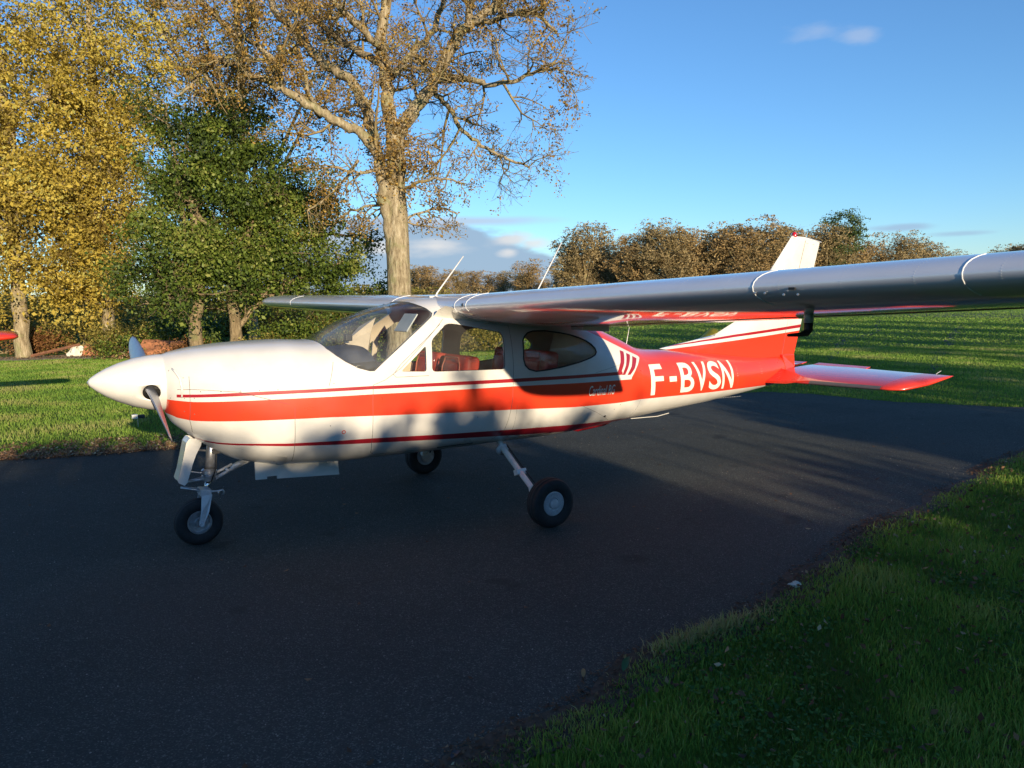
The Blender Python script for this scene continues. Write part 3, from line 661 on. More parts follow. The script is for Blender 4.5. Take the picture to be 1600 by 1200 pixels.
for s in (-1, 1): b.tube([(.78, s*.035, .525),(.60,0,.505)], .009, 8); b.tube([(.745, s*.035, .425),(.585,0,.47)], .010, 8)
b.build('torque_link', M['steel'], ngr, True)
b = MB(); b.tube([(.81,-.02,.50),(1.0,-.03,.59)], .014, 8); b.tube([(.81,.02,.53),(.98,.03,.60)], .012, 8); b.tube([(.96,-.03,.575),(1.14,-.03,.645)], .019, 8); b.tube([(.93,-.06,.57),(.93,.06,.57)], .012, 8); b.box((1.02,-.03,.61),(.10,.05,.03), Matrix.Rotation(-.45,3,'Y'))
b.build('drag_brace', g, ngr, True)
b = MB(); b.tube([(.79,-.07,.425),(.84,-.09,.425),(.875,-.09,.43),(.885,-.09,.41),(.875,-.09,.39)], .008, 8); b.tube([(.84,-.09,.425),(.845,-.09,.395)], .007, 6); b.build('tow_hook', M['steel'], ngr, True)
fp = [(.655,.862),(.745,.850),(.735,.80),(.695,.73),(.668,.66),(.645,.59),(.620,.52),(.600,.500),(.560,.525),(.552,.545),(.575,.61),(.598,.70),(.615,.77),(.630,.83)]
b = MB()
for s_ in (-1, 1):
    y_ = s_*.088; n_ = len(fp); b.add([(x, y_, z) for x, z in fp]+[(x, y_-s_*.008, z) for x, z in fp], [tuple(range(n_)), tuple(range(2*n_-1, n_-1, -1))]+[(i, i+n_, (i+1) % n_+n_, (i+1) % n_) for i in range(n_)])
fr_ = [(.655,.862),(.630,.83),(.615,.77),(.598,.70),(.575,.61),(.552,.545)]
b.add([(x, sy*.0905, z) for x, z in fr_ for sy in (-1, 1)]+[(x+.007, sy*.0905, z) for x, z in fr_ for sy in (-1, 1)], [(2*i, 2*i+1, 2*i+3, 2*i+2) for i in range(5)]+[(12+2*i, 12+2*i+2, 12+2*i+3, 12+2*i+1) for i in range(5)])
b.build('strut_fairing', M['white'], ngr)
MB().tube([(.66,-.05,.77),(.78,0,.74)], .008, 6).build('fairing_bracket', M['steel'], ngr); MB().tube([(.60,0,.60),(.76,0,.56)], .006, 6).build('fairing_bracket', M['steel'], ngr)
# dark wheel well
MB().box((.93,0,.745),(.22,.16,.05)).build('wheel_well', M['black'], root)
for s in (-1, 1):
    MB().tube([(3.30, s*.42, .565),(3.245, s*.78, .425),(3.23, s*.98, .33),(3.25, s*1.07, .25)], .006, 6).build('brake_line', M['rubber'], root, True)
    wc = Vector((3.235, s*1.20, .207)); mw = sub('main_wheel', wc, root); wheel(mw, wc, .207, .15, .100, s, True)
    mg = sub('main_gear', (3.25, s*.5, .5), root)
    MB().tube([(3.27, s*.34, .60),(3.25, s*.42, .55),(3.20, s*.78, .405),(3.185, s*.98, .31),(3.18, s*1.05, .265)], [.03,.028,.026,.024,.022], 16).build('leg', M['white'], mg, True)
    b = MB(); b.box((3.20, s*.80, .395),(.10,.06,.05), Matrix.Rotation(s*.4,3,'X')); b.build('leg_clamp', M['white'], mg, bevel=.006)
    b = MB(); b.box((3.18, s*1.05, .28),(.08,.05,.09), Matrix.Rotation(s*.3,3,'X')); b.tube([(3.19,s*1.06,.25),(3.235,s*1.19,.207)], .022, 10); b.build('axle_bracket', M['white'], mg, bevel=.006)
    MB().lathe([(0,.06),(.03,.055),(.04,.03)], (3.26, s*.40, .53), (0, s*.8, -.5), 16).build('leg_boot', M['greypaint'], mg, True)
    MB().lathe([(0,.07),(.012,.07),(.012,0)], (3.235, s*1.09, .207), (0,s,0), 20).build('brake_disc', M['steel'], mg)

# cabin interior
def seat(x, y, w_=.46):
    p = sub('seat', (x, y, .8), root)
    def cushion(nm, c, sz, rot, mat, bev):
        MB().box(c, sz, rot).build(nm, M[mat], p, bevel=bev, seg=4, auto=.8)
    ry = Matrix.Rotation(.18, 3, 'Y')
    cushion('seat_back', (x+.03, y, 1.13), (.15, w_, .54), ry, 'leather', .055)
    cushion('back_pad', (x-.045, y, 1.15), (.04, w_*.55, .38), ry, 'leather', .018)
    cushion('seat_cushion', (x-.24, y, .86), (.48, w_, .16), None, 'leather', .05)
    b = MB(); c = Vector((x-.052, y, 1.15)); L = []
    for a, h in ((-.5,-.45),(-.5,.3),(-.38,.47),(.38,.47),(.5,.3),(.5,-.45)): L.append(c+ry @ Vector((-.012, a*w_*.7, h*.5)))
    b.tube(L, .006, 6); b.build('piping', M['leather2'], p, True)
    MB().box((x-.1, y, .70), (.35, .34, .16)).build('seat_frame', M['black'], p)
for x, y in ((2.86,-.27),(2.86,.27),(3.72,-.26),(3.72,.26)): seat(x, y)
MB().box((2.85,0,.66),(2.2,.86,.02)).build('cabin_floor', M['beige'], root)
MB().add([(3.95,-.52,.75),(3.95,.52,.75),(4.16,.50,1.22),(4.16,-.50,1.22)], [(0,1,2,3)])
MB().add([(4.36,-.46,1.18),(4.36,.46,1.18),(4.42,.40,1.52),(4.42,-.40,1.52)], [(0,1,2,3)]).build('rear_bulkhead', M['beige'], root)
MB().box((4.20,0,1.205),(.36,.94,.012)).build('parcel_shelf', M['beige'], root)
V, F = [], []
b = MB()
gs = [(1.66,.0),(1.75,.10),(2.02,.115),(2.06,.02),(2.06,-.30)]
for yy in np.linspace(-.50, .50, 13):
    k = 1-(abs(yy)/.56)**3*.6
    for gx, gz in gs: V.append((gx, yy, 1.40+gz*k-.06*(yy/.5)**4))
for i in range(12):
    for k in range(4): F.append((i*5+k, i*5+k+1, (i+1)*5+k+1, (i+1)*5+k))
obj('instrument_panel', V, F, M['dash'], root)
for s in (-1, 1):
    if s < 0: MB().box((2.40, s*.27, 1.70), (.18,.26,.012), Matrix.Rotation(-.95,3,'Y')).build('sun_visor', M['visor'], root, bevel=.004)
    c = Vector((2.16, s*.27, 1.30)); b = MB(); b.tube([c+Vector((-.15,0,0)), c], .012, 8); b.tube([c+Vector((0,-.13,.09)), c+Vector((0,-.12,-.02)), c+Vector((0,0,-.04)), c+Vector((0,.12,-.02)), c+Vector((0,.13,.09))], .012, 8); b.build('control_yoke', M['black'], root, True)
MB().box((1.98,0,1.58),(.06,.07,.06)).build('compass', M['black'], root, bevel=.01)
MB().tube([(1.98,0,1.6),(2.02,0,1.74)], .004, 6).build('compass_stay', M['black'], root)
# beige sheet standing in for pale reflections and the far pillar in the windshield
obj('reflection_sheet', [(1.98,.10,1.53),(2.20,.30,1.66),(2.33,.22,1.74),(2.16,.02,1.44),(2.2,.12,1.34),(2.12,.0,1.40),(2.26,.17,1.62)], [(0,1,2,6),(0,6,3),(3,6,4),(5,3,4)], M['beige'], root, False)

# ================================================================ the ground
def ground_mat():
    mt, t, b = material('meadow grass'); c = nd(t, 'ShaderNodeTexCoord')
    n1_ = noise(t, .12, 5); n2_ = noise(t, 2.6, 6, rough=.7); n3_ = noise(t, 38, 4, rough=.8)
    a = ramp(t, n2_, [(.25,(.050,.090,.014)),(.5,(.085,.155,.022)),(.75,(.140,.210,.032))])
    a = mixc(t, smooth(t, n1_, .40, .66), a, ramp(t, n3_, [(.3,(.10,.155,.024)),(.7,(.18,.24,.045))]))
    a = mixc(t, mth(t,'MULTIPLY',smooth(t, n3_, .55, .7),.5), a, (.10,.12,.03))
    s = nd(t, 'ShaderNodeSeparateXYZ'); t.links.new(c.outputs['Object'], s.inputs[0])
    # mowing streaks across the airfield
    st = noise(t, .22, 4, vscale=(.7, 1.1, 1)); a = mixc(t, mth(t,'MULTIPLY',smooth(t, st, .45, .75),.3), a, (.10,.15,.02))
    t.links.new(a, b.inputs['Base Color']); b.inputs['Roughness'].default_value = .95; b.inputs['Specular IOR Level'].default_value = .15
    bump(t, b, n3_, .9, .05); return mt
M['ground'] = ground_mat()
g = [-1500,-300,-100,-60,-40,-30,-20,-15,-10,-5,0,5,10,15,20,25,30,35,40,50,60,80,100,150,300,700,1500]
V = [(x, y, 0) for y in g for x in g]; ng_ = len(g)
F = [(j*ng_+i, j*ng_+i+1, (j+1)*ng_+i+1, (j+1)*ng_+i) for j in range(ng_-1) for i in range(ng_-1)]
tag(obj('grass_field', V, F, M['ground'], None, False), kind='structure')
def asphalt(name, base=.036, edge=False):
    mt, t, b = material(name)
    n1_ = noise(t, .7, 6); n2_ = noise(t, 90, 3, rough=.8); n3_ = noise(t, 6, 5, rough=.7)
    v = nd(t, 'ShaderNodeTexVoronoi'); c = nd(t, 'ShaderNodeTexCoord'); t.links.new(c.outputs['Object'], v.inputs['Vector']); v.inputs['Scale'].default_value = 150
    hsv = nd(t, 'ShaderNodeSeparateColor'); t.links.new(v.outputs['Color'], hsv.inputs[0])
    a = ramp(t, n1_, [(.3,(base*.70,base*.78,base*.73)),(.7,(base*1.12,base*1.20,base*1.08))])
    a = mixc(t, .6, a, ramp(t, hsv.outputs[0], [(0,(.35,.35,.35)),(.75,(.8,.8,.8)),(.93,(2.2,2.15,2.0)),(1,(3.6,3.5,3.3))]), 'MULTIPLY')
    chips = mth(t, 'MULTIPLY', mth(t,'GREATER_THAN', hsv.outputs[1], .988), mth(t,'LESS_THAN', v.outputs['Distance'], .45))
    a = mixc(t, mth(t,'MULTIPLY',chips,.7), a, (.28,.27,.25))
    a = mixc(t, mth(t,'MULTIPLY',smooth(t, n3_, .56, .74),.35), a, (base*1.8,base*1.7,base*1.5))
    a = mixc(t, mth(t,'MULTIPLY',smooth(t, noise(t, .35, 3), .55, .7),.4), a, (base*.55,base*.56,base*.6))
    v2 = nd(t, 'ShaderNodeTexVoronoi', feature='DISTANCE_TO_EDGE'); v2.inputs['Scale'].default_value = .42
    mp = nd(t, 'ShaderNodeVectorMath', operation='ADD'); nv = nd(t, 'ShaderNodeTexNoise'); nv.inputs['Scale'].default_value = 2.5; nv.inputs['Detail'].default_value = 6; t.links.new(c.outputs['Object'], nv.inputs['Vector']); sc_ = nd(t, 'ShaderNodeVectorMath', operation='SCALE'); sc_.inputs['Scale'].default_value = .45; t.links.new(nv.outputs['Color'], sc_.inputs[0])
    t.links.new(c.outputs['Object'], mp.inputs[0]); t.links.new(sc_.outputs[0], mp.inputs[1]); t.links.new(mp.outputs[0], v2.inputs['Vector'])
    crack = mth(t, 'MULTIPLY', smooth(t, v2.outputs['Distance'], .006, .001), smooth(t, noise(t, .8, 3), .48, .6)); a = mixc(t, mth(t,'MULTIPLY',crack,.25), a, (.012,.012,.010))
    stain = smooth(t, noise(t, 1.7, 4), .64, .72); a = mixc(t, mth(t,'MULTIPLY',stain,.5), a, (.018,.018,.017))
    t.links.new(a, b.inputs['Base Color']); b.inputs['Roughness'].default_value = .85; b.inputs['Specular IOR Level'].default_value = .3
    bump(t, b, mth(t,'SUBTRACT',mth(t,'ADD',v.outputs['Distance'],mth(t,'MULTIPLY',n2_,.6)),mth(t,'MULTIPLY',crack,.3)), 1.0, .011); return mt
M['asphalt'] = asphalt('tarmac', .074)
near_edge = [(20,-3.7),(16,-2.7),(13.5,-2.05),(11.5,-1.95),(9.42,-2.02),(8,-2.22),(6.59,-2.49),(5.6,-2.70),(4.86,-2.88),(4.04,-3.14),(3.55,-3.27),(3.05,-3.35),(2.42,-3.33),(1.82,-3.58),(1.29,-3.62),(.98,-3.68),(.62,-4.2),(.30,-5.2),(.1,-6.6),(0,-9),(.2,-14)]
far_edge = [(-30,13.0),(-12,8.15),(-6,6.45),(-.72,4.94),(1.32,4.40),(3,4.28),(6,4.12),(9,3.92),(11.2,3.78),(11.78,3.70),(12.15,2.9),(12.42,1.38),(13.0,.4),(13.37,-.24),(15,-.7),(17,-1.0),(20,-1.4)]
def wobble(P, amp, step=.16, seed=0):
    r = np.random.default_rng(seed); out_ = []
    ph = r.uniform(0, 6.28, 6)
    d = 0
    for (a, b_), (c, e) in zip(P[:-1], P[1:]):
        L = math.hypot(c-a, e-b_); n = max(1, int(L/step)); nx, ny = -(e-b_)/L, (c-a)/L
        for k in range(n):
            t = k/n; s = d+L*t; o = amp*(.5*math.sin(s*1.3+ph[0])+.35*math.sin(s*3.7+ph[1])+.25*math.sin(s*9.1+ph[2])+.15*math.sin(s*21+ph[3]))
            out_.append((a+(c-a)*t+nx*o, b_+(e-b_)*t+ny*o))
        d += L
    out_.append(P[-1]); return out_
NE = wobble(near_edge, .07, .12, 1); FE = wobble(far_edge, .07, .16, 2)
poly = NE+[(-30,-14)]+FE
bm = bmesh.new(); bm.faces.new([bm.verts.new((x, y, .004)) for x, y in poly]); bmesh.ops.triangulate(bm, faces=bm.faces)
me = bpy.data.meshes.new('apron'); bm.to_mesh(me); bm.free(); ap = link('tarmac_apron', me, M['asphalt'], None, False)
if ap.data.polygons[0].normal.z < 0: ap.data.flip_normals()
tag(ap, kind='structure')
def inside(px, py, P):
    P = np.asarray(P); x = np.asarray(px); y = np.asarray(py); c = np.zeros(len(x), bool); j = len(P)-1
    for i in range(len(P)):
        cond = ((P[i,1] > y) != (P[j,1] > y)); xi = (P[j,0]-P[i,0])*(y-P[i,1])/(P[j,1]-P[i,1]+1e-12)+P[i,0]; c ^= cond & (x < xi); j = i
    return c
def edge_dist(px, py, L):
    L = np.asarray(L); d = np.full(len(px), 1e9)
    for a, b_ in zip(L[:-1], L[1:]):
        ab = b_-a; t = np.clip(((px-a[0])*ab[0]+(py-a[1])*ab[1])/(ab@ab+1e-9), 0, 1); d = np.minimum(d, np.hypot(px-a[0]-t*ab[0], py-a[1]-t*ab[1]))
    return d
# runway strip and verge far right
M['runway'] = asphalt('runway tarmac', .07)
rw = [gpt(px, d, .006) for px, d in ((560, 95),(900, 88),(1180, 80),(1600, 66),(2200, 52),(2200,44),(1600,54),(1180,70),(900,80),(560,86))]
tag(obj('runway', rw, [tuple(range(len(rw)))[::-1]], M['runway'], None, False), kind='structure')
M['lime'] = simple('pale pasture', (.12,.19,.03), .95, 0, 0, .3, .5)  # lighter green strip of field beyond the runway
lm = [gpt(px, d, .004) for px, d in ((1100,118),(1600,108),(2300,90),(2300,54),(1600,67),(1180,81))]
tag(obj('pasture', lm, [tuple(range(len(lm)))[::-1]], M['lime'], None, False), kind='structure')
# wheel ruts worn across the field
M['rut'] = simple('rut mud', (.016,.030,.014), .95, 0, 0, .3, 3)
for P in ([(50,25.3),(41,20),(33.9,15.4),(28.3,13.3),(20,8),(12.6,4.0)], [(43,16.3),(34,12),(27.3,8.5),(22,6),(18,3.9),(15,2.4)], [(56,19),(45,13.5),(36,9.6),(28,6),(22,3)]):
    Q = wobble(P, .10, .6, 5); V = []
    for i, (x, y) in enumerate(Q):
        wd = .10+.08*math.sin(i*1.7)+.06*math.sin(i*.6); V += [(x, y-wd, .005), (x, y+wd, .005)]
    tag(obj('wheel_rut', V, [(2*i, 2*i+2, 2*i+3, 2*i+1) for i in range(len(Q)-1)], M['rut'], None, False), kind='structure')
# gravel path beyond the lawn
M['gravel'] = simple('gravel', (.34,.29,.20), .95, 0, 0, .45, 26, .6)
gp = wobble([(-16,28.5),(-8,26.6),(-1.1,24.5),(4.2,23.1),(10,21.9),(18,21)], .12, .4, 3)+wobble([(18,22.4),(10,23.4),(4.2,25.2),(1.8,26.6),(-1.1,26.8),(-8,28.6),(-16,30.5)], .25, .4, 4)
bm = bmesh.new(); bm.faces.new([bm.verts.new((x, y, .006)) for x, y in gp]); bmesh.ops.triangulate(bm, faces=bm.faces); me = bpy.data.meshes.new('gravel_path'); bm.to_mesh(me); bm.free()
o = link('gravel_path', me, M['gravel'], None, False); 
if o.data.polygons[0].normal.z < 0: o.data.flip_normals()
tag(o, kind='structure')

# ---------------------------------------------------------------- blades of grass
def leafy(name, stops, transl=.35, rough=.6, spec=.3, extra=None):
    mt, t, b = material(name); a = nd(t, 'ShaderNodeAttribute'); a.attribute_name = 'tint'
    col = ramp(t, a.outputs['Fac'], stops); t.links.new(col, b.inputs['Base Color']); b.inputs['Roughness'].default_value = rough; b.inputs['Specular IOR Level'].default_value = spec
    tr = nd(t, 'ShaderNodeBsdfTranslucent'); t.links.new(col, tr.inputs[0]); mx = nd(t, 'ShaderNodeMixShader'); mx.inputs[0].default_value = transl
    t.links.new(b.outputs[0], mx.inputs[1]); t.links.new(tr.outputs[0], mx.inputs[2]); t.links.new(mx.outputs[0], t.nodes['Material Output'].inputs[0]); return mt
M['blades'] = leafy('grass blades', [(0,(.075,.145,.020)),(.35,(.13,.26,.034)),(.7,(.23,.36,.05)),(.9,(.32,.38,.09)),(1,(.45,.35,.19))], .38)
def blades(name, x, y, h, wd, tint, lean=.45, tri=False, z0=0.0, mat='blades'):
    n = len(x); a = rng.uniform(0, 2*np.pi, n); la = rng.uniform(0, 2*np.pi, n); ln = rng.uniform(.1, 1, n)*lean*h
    dx, dy = np.cos(a)*wd/2, np.sin(a)*wd/2; lx, ly = np.cos(la)*ln, np.sin(la)*ln; z0 = np.zeros(n)+z0
    b0 = np.stack([x-dx, y-dy, z0], 1); b1 = np.stack([x+dx, y+dy, z0], 1); tp = np.stack([x+lx, y+ly, z0+h*np.sqrt(np.clip(1-(ln/h)**2*.5, .2, 1))], 1)
    if tri:
        V = np.stack([b0, b1, tp], 1).reshape(-1,3); F = np.arange(3*n).reshape(-1,3); T = np.repeat(tint, 3)
    else:
        m0 = np.stack([x-dx*.8+lx*.35, y-dy*.8+ly*.35, z0+h*.55], 1); m1 = np.stack([x+dx*.8+lx*.35, y+dy*.8+ly*.35, z0+h*.55], 1)
        V = np.stack([b0, b1, m0, m1, tp], 1).reshape(-1,3); k = np.arange(n)[:,None]*5
        F = np.concatenate([k+np.array([[0,1,3]]), k+np.array([[0,3,2]]), k+np.array([[2,3,4]])], 0); T = np.repeat(tint, 5)
    return tag(fast(name, V, F, M[mat], None, False, T), kind='stuff')
from mathutils import noise as mn
def field(x, y, s, off=0):
    return np.array([mn.noise(Vector((a*s+off, b_*s, off*.7))) for a, b_ in zip(x, y)])
NP = NE+[(30,-14),(30,-3.7)]    # turf side of the near edge
# near bank: density falls with distance
n = 300000; dep = 2.3+(rng.random(n)**1.15)*10.5; lat = rng.uniform(-.75, .75, n); P0 = CAM[None,:2]+fw[None,:2]/np.hypot(fw[0],fw[1])*dep[:,None]+(r_[None,:2])*(lat*dep)[:,None]
x, y = P0[:,0], P0[:,1]; near_in = (~inside(x, y, poly)) & (y < .8)
x, y = x[near_in], y[near_in]; dep = dep[near_in]; ed = edge_dist(x, y, NE)
cl = field(x, y, 2.2, 3); cl2 = field(x, y, .7, 9)
keep = rng.random(len(x)) < np.clip(.35+ed*6+cl*.3, .15, 1); x, y, dep, ed, cl, cl2 = x[keep], y[keep], dep[keep], ed[keep], cl[keep], cl2[keep]
h = (.032+.022*rng.random(len(x))+np.clip(cl,-.5,.8)*.028+np.clip(cl2,0,1)*.02)*np.clip(.6+ed*1.5,.5,1); h = np.clip(h, .012, .12); h += (rng.random(len(x)) < .012)*rng.uniform(.03,.09,len(x))
tint = np.clip(.48+cl*.7+cl2*.5+rng.normal(0,.16,len(x)), 0, .88); dry = (rng.random(len(x)) < np.clip(.35-ed*3,.02,.35)); tint[dry] = rng.uniform(.88, 1, dry.sum())
blades('grass', x, y, h, (.0028+.0006*dep)*rng.uniform(.7,1.5,len(x)), tint, .7)
# broad-leaved weeds (clover, dock) in the near turf
def leafcards(name, C, size, mat, tint, parent=None, flat=.0, aspect=.6, kind='stuff', bend=.25, up=None):
    n = len(C); nrm = rng.normal(0, 1, (n,3)); 
    if up is not None: nrm = nrm*(1-flat)+np.array(up)*flat*2.0
    nrm /= np.linalg.norm(nrm, axis=1)[:,None]+1e-9
    t_ = rng.normal(0, 1, (n,3)); t_ -= nrm*(t_*nrm).sum(1)[:,None]; t_ /= np.linalg.norm(t_, axis=1)[:,None]+1e-9; b_ = np.cross(nrm, t_)
    s = (np.zeros(n)+size)[:,None]
    V = np.stack([C-t_*s*.5, C+b_*s*.5*aspect-nrm*s*bend*.3, C+t_*s*.5, C-b_*s*.5*aspect-nrm*s*bend*.3], 1).reshape(-1,3)
    F = np.arange(4*n).reshape(-1,4); o = fast(name, V, F, mat, parent, False, np.repeat(tint, 4))
    if kind: o['kind'] = kind
    return o
M['weed'] = leafy('weed leaves', [(0,(.050,.115,.034)),(.5,(.085,.175,.045)),(1,(.15,.25,.06))], .3, .85, .1)
n = 34000; dep = 2.3+(rng.random(n))*7; lat = rng.uniform(-.2, .75, n); P0 = CAM[None,:2]+fw[None,:2]/np.hypot(fw[0],fw[1])*dep[:,None]+(r_[None,:2])*(lat*dep)[:,None]
x, y = P0[:,0], P0[:,1]; k = (~inside(x, y, poly)) & (y < .0); x, y = x[k], y[k]; q = field(x, y, 1.3, 21); k = q > .12+.25*rng.random(len(x))-.1; x, y = x[k], y[k]
C = np.stack([x, y, rng.uniform(.012,.04,len(x))], 1); leafcards('weeds', C, rng.uniform(.012,.034,len(x)), M['weed'], rng.random(len(x)), None, .6, .8, 'stuff', .2, (0,0,1))
M['soil'] = simple('bare crumbling soil', (.085,.055,.035), .95, 0, 0, .5, 30, .9)
NA = np.asarray(NE[20:]); V = []; rs = np.random.default_rng(77)
for i, (x, y) in enumerate(NA):
    q = abs(mn.noise(Vector((i*.11, 3.3, 0))))*.34+abs(mn.noise(Vector((i*.6, 8.3, 0))))*.16; V += [(x-.02*0, y+.02+q*.35, .0075), (x, y-.10-q*.6, .0085)]
tag(obj('soil_edge', V, [(2*i, 2*i+2, 2*i+3, 2*i+1) for i in range(len(NA)-1)], M['soil'], None, False), kind='structure')
# dry leaf litter and soil along the edges
M['litter'] = leafy('fallen leaves', [(0,(.060,.030,.016)),(.5,(.16,.085,.045)),(.8,(.30,.18,.09)),(1,(.45,.36,.22))], .1, .8)
def along(L, n, inner, outer, clump=0):
    L = np.asarray(L); seg = np.hypot(*np.diff(L, axis=0).T); cs = np.concatenate([[0], np.cumsum(seg)]); u = rng.uniform(0, cs[-1], n)
    if clump: u = u[np.array([mn.noise(Vector((q*.9, clump, 0))) for q in u]) > rng.normal(.05,.15,len(u))]
    i = np.clip(np.searchsorted(cs, u)-1, 0, len(seg)-1); t = (u-cs[i])/seg[i]; d = (L[i+1]-L[i])/seg[i][:,None]; nn = np.stack([-d[:,1], d[:,0]], 1)
    return L[i]+(L[i+1]-L[i])*t[:,None]+nn*rng.uniform(inner, outer, len(u))[:,None]
Q = along(NE[20:], 30000, -.12, .16, 4.0); C = np.column_stack([Q, rng.uniform(.009,.026,len(Q))])
leafcards('leaf_litter', C, rng.uniform(.008,.036,len(C)), M['litter'], np.clip(rng.normal(.3,.22,len(C)),0,1), None, .65, .5, 'stuff', .5, (0,0,1))
FL = [p for p in FE if -8 < p[0] < 3]; Q = np.concatenate([along(FL, 16000, -.12, .45), along(FL, 9000, -.2, 1.1)]); C = np.column_stack([Q, rng.uniform(.01,.04,len(Q))])
leafcards('leaf_litter', C, rng.uniform(.02,.06,len(C)), M['litter'], np.clip(rng.normal(.6,.25,len(C)),0,1), None, .6, .6, 'stuff', .5, (0,0,1))
n = 5000; x = rng.uniform(.6, 10, n); y = rng.uniform(-7, -1.5, n); k = ~inside(x, y, poly); x, y = x[k], y[k]; C = np.column_stack([x, y, rng.uniform(.02,.06,len(x))])
leafcards('fallen_leaves', C, rng.uniform(.015,.05,len(C)), M['litter'], np.clip(rng.normal(.45,.3,len(C)),0,1), None, .4, .6, 'stuff', .5, (0,0,1))
# pale dry tuft at the edge
x = np.concatenate([rng.normal(2.70,.20,2600), rng.normal(2.95,.22,1500)]); y = np.concatenate([rng.normal(-3.40,.035,2600), rng.normal(-3.38,.04,1500)])
kk = rng.random(len(x)) < .28; x, y = x[kk], y[kk]
blades('dry_grass', x, y, rng.uniform(.03,.085,len(x)), .006, rng.uniform(.9,1,len(x)), 1.0)
# lawn beyond the apron, left, and behind the tail
n = 230000; dep = 9+(rng.random(n)**.85)*18; lat = rng.uniform(-.72, .72, n); P0 = CAM[None,:2]+fw[None,:2]/np.hypot(fw[0],fw[1])*dep[:,None]+(r_[None,:2])*(lat*dep)[:,None]
x, y = P0[:,0], P0[:,1]; k = (~inside(x, y, poly)) & (~inside(x, y, gp)) & (y > -2) & ((x > 9) | (x < 7)); x, y, dep = x[k], y[k], dep[k]
cl = field(x, y, .9, 13); tint = np.clip(.66+cl*.6+rng.normal(0,.12,len(x)), .1, .93); h = np.clip(.035+.02*rng.random(len(x))+cl*.02, .02, .1)
blades('lawn_grass', x, y, h, .006+.0008*dep, tint, .8, True)
# far meadow texture: coarse tufts
n = 60000; dep = 27+rng.random(n)*60; lat = rng.uniform(.0, .75, n); P0 = CAM[None,:2]+fw[None,:2]/np.hypot(fw[0],fw[1])*dep[:,None]+(r_[None,:2])*(lat*dep)[:,None]
x, y = P0[:,0], P0[:,1]; cl = field(x, y, .3, 17); blades('meadow_grass', x, y, rng.uniform(.03,.06,n), .03+.0012*dep, np.clip(.5+cl*.45+rng.normal(0,.16,n),0,.9), .9, True)

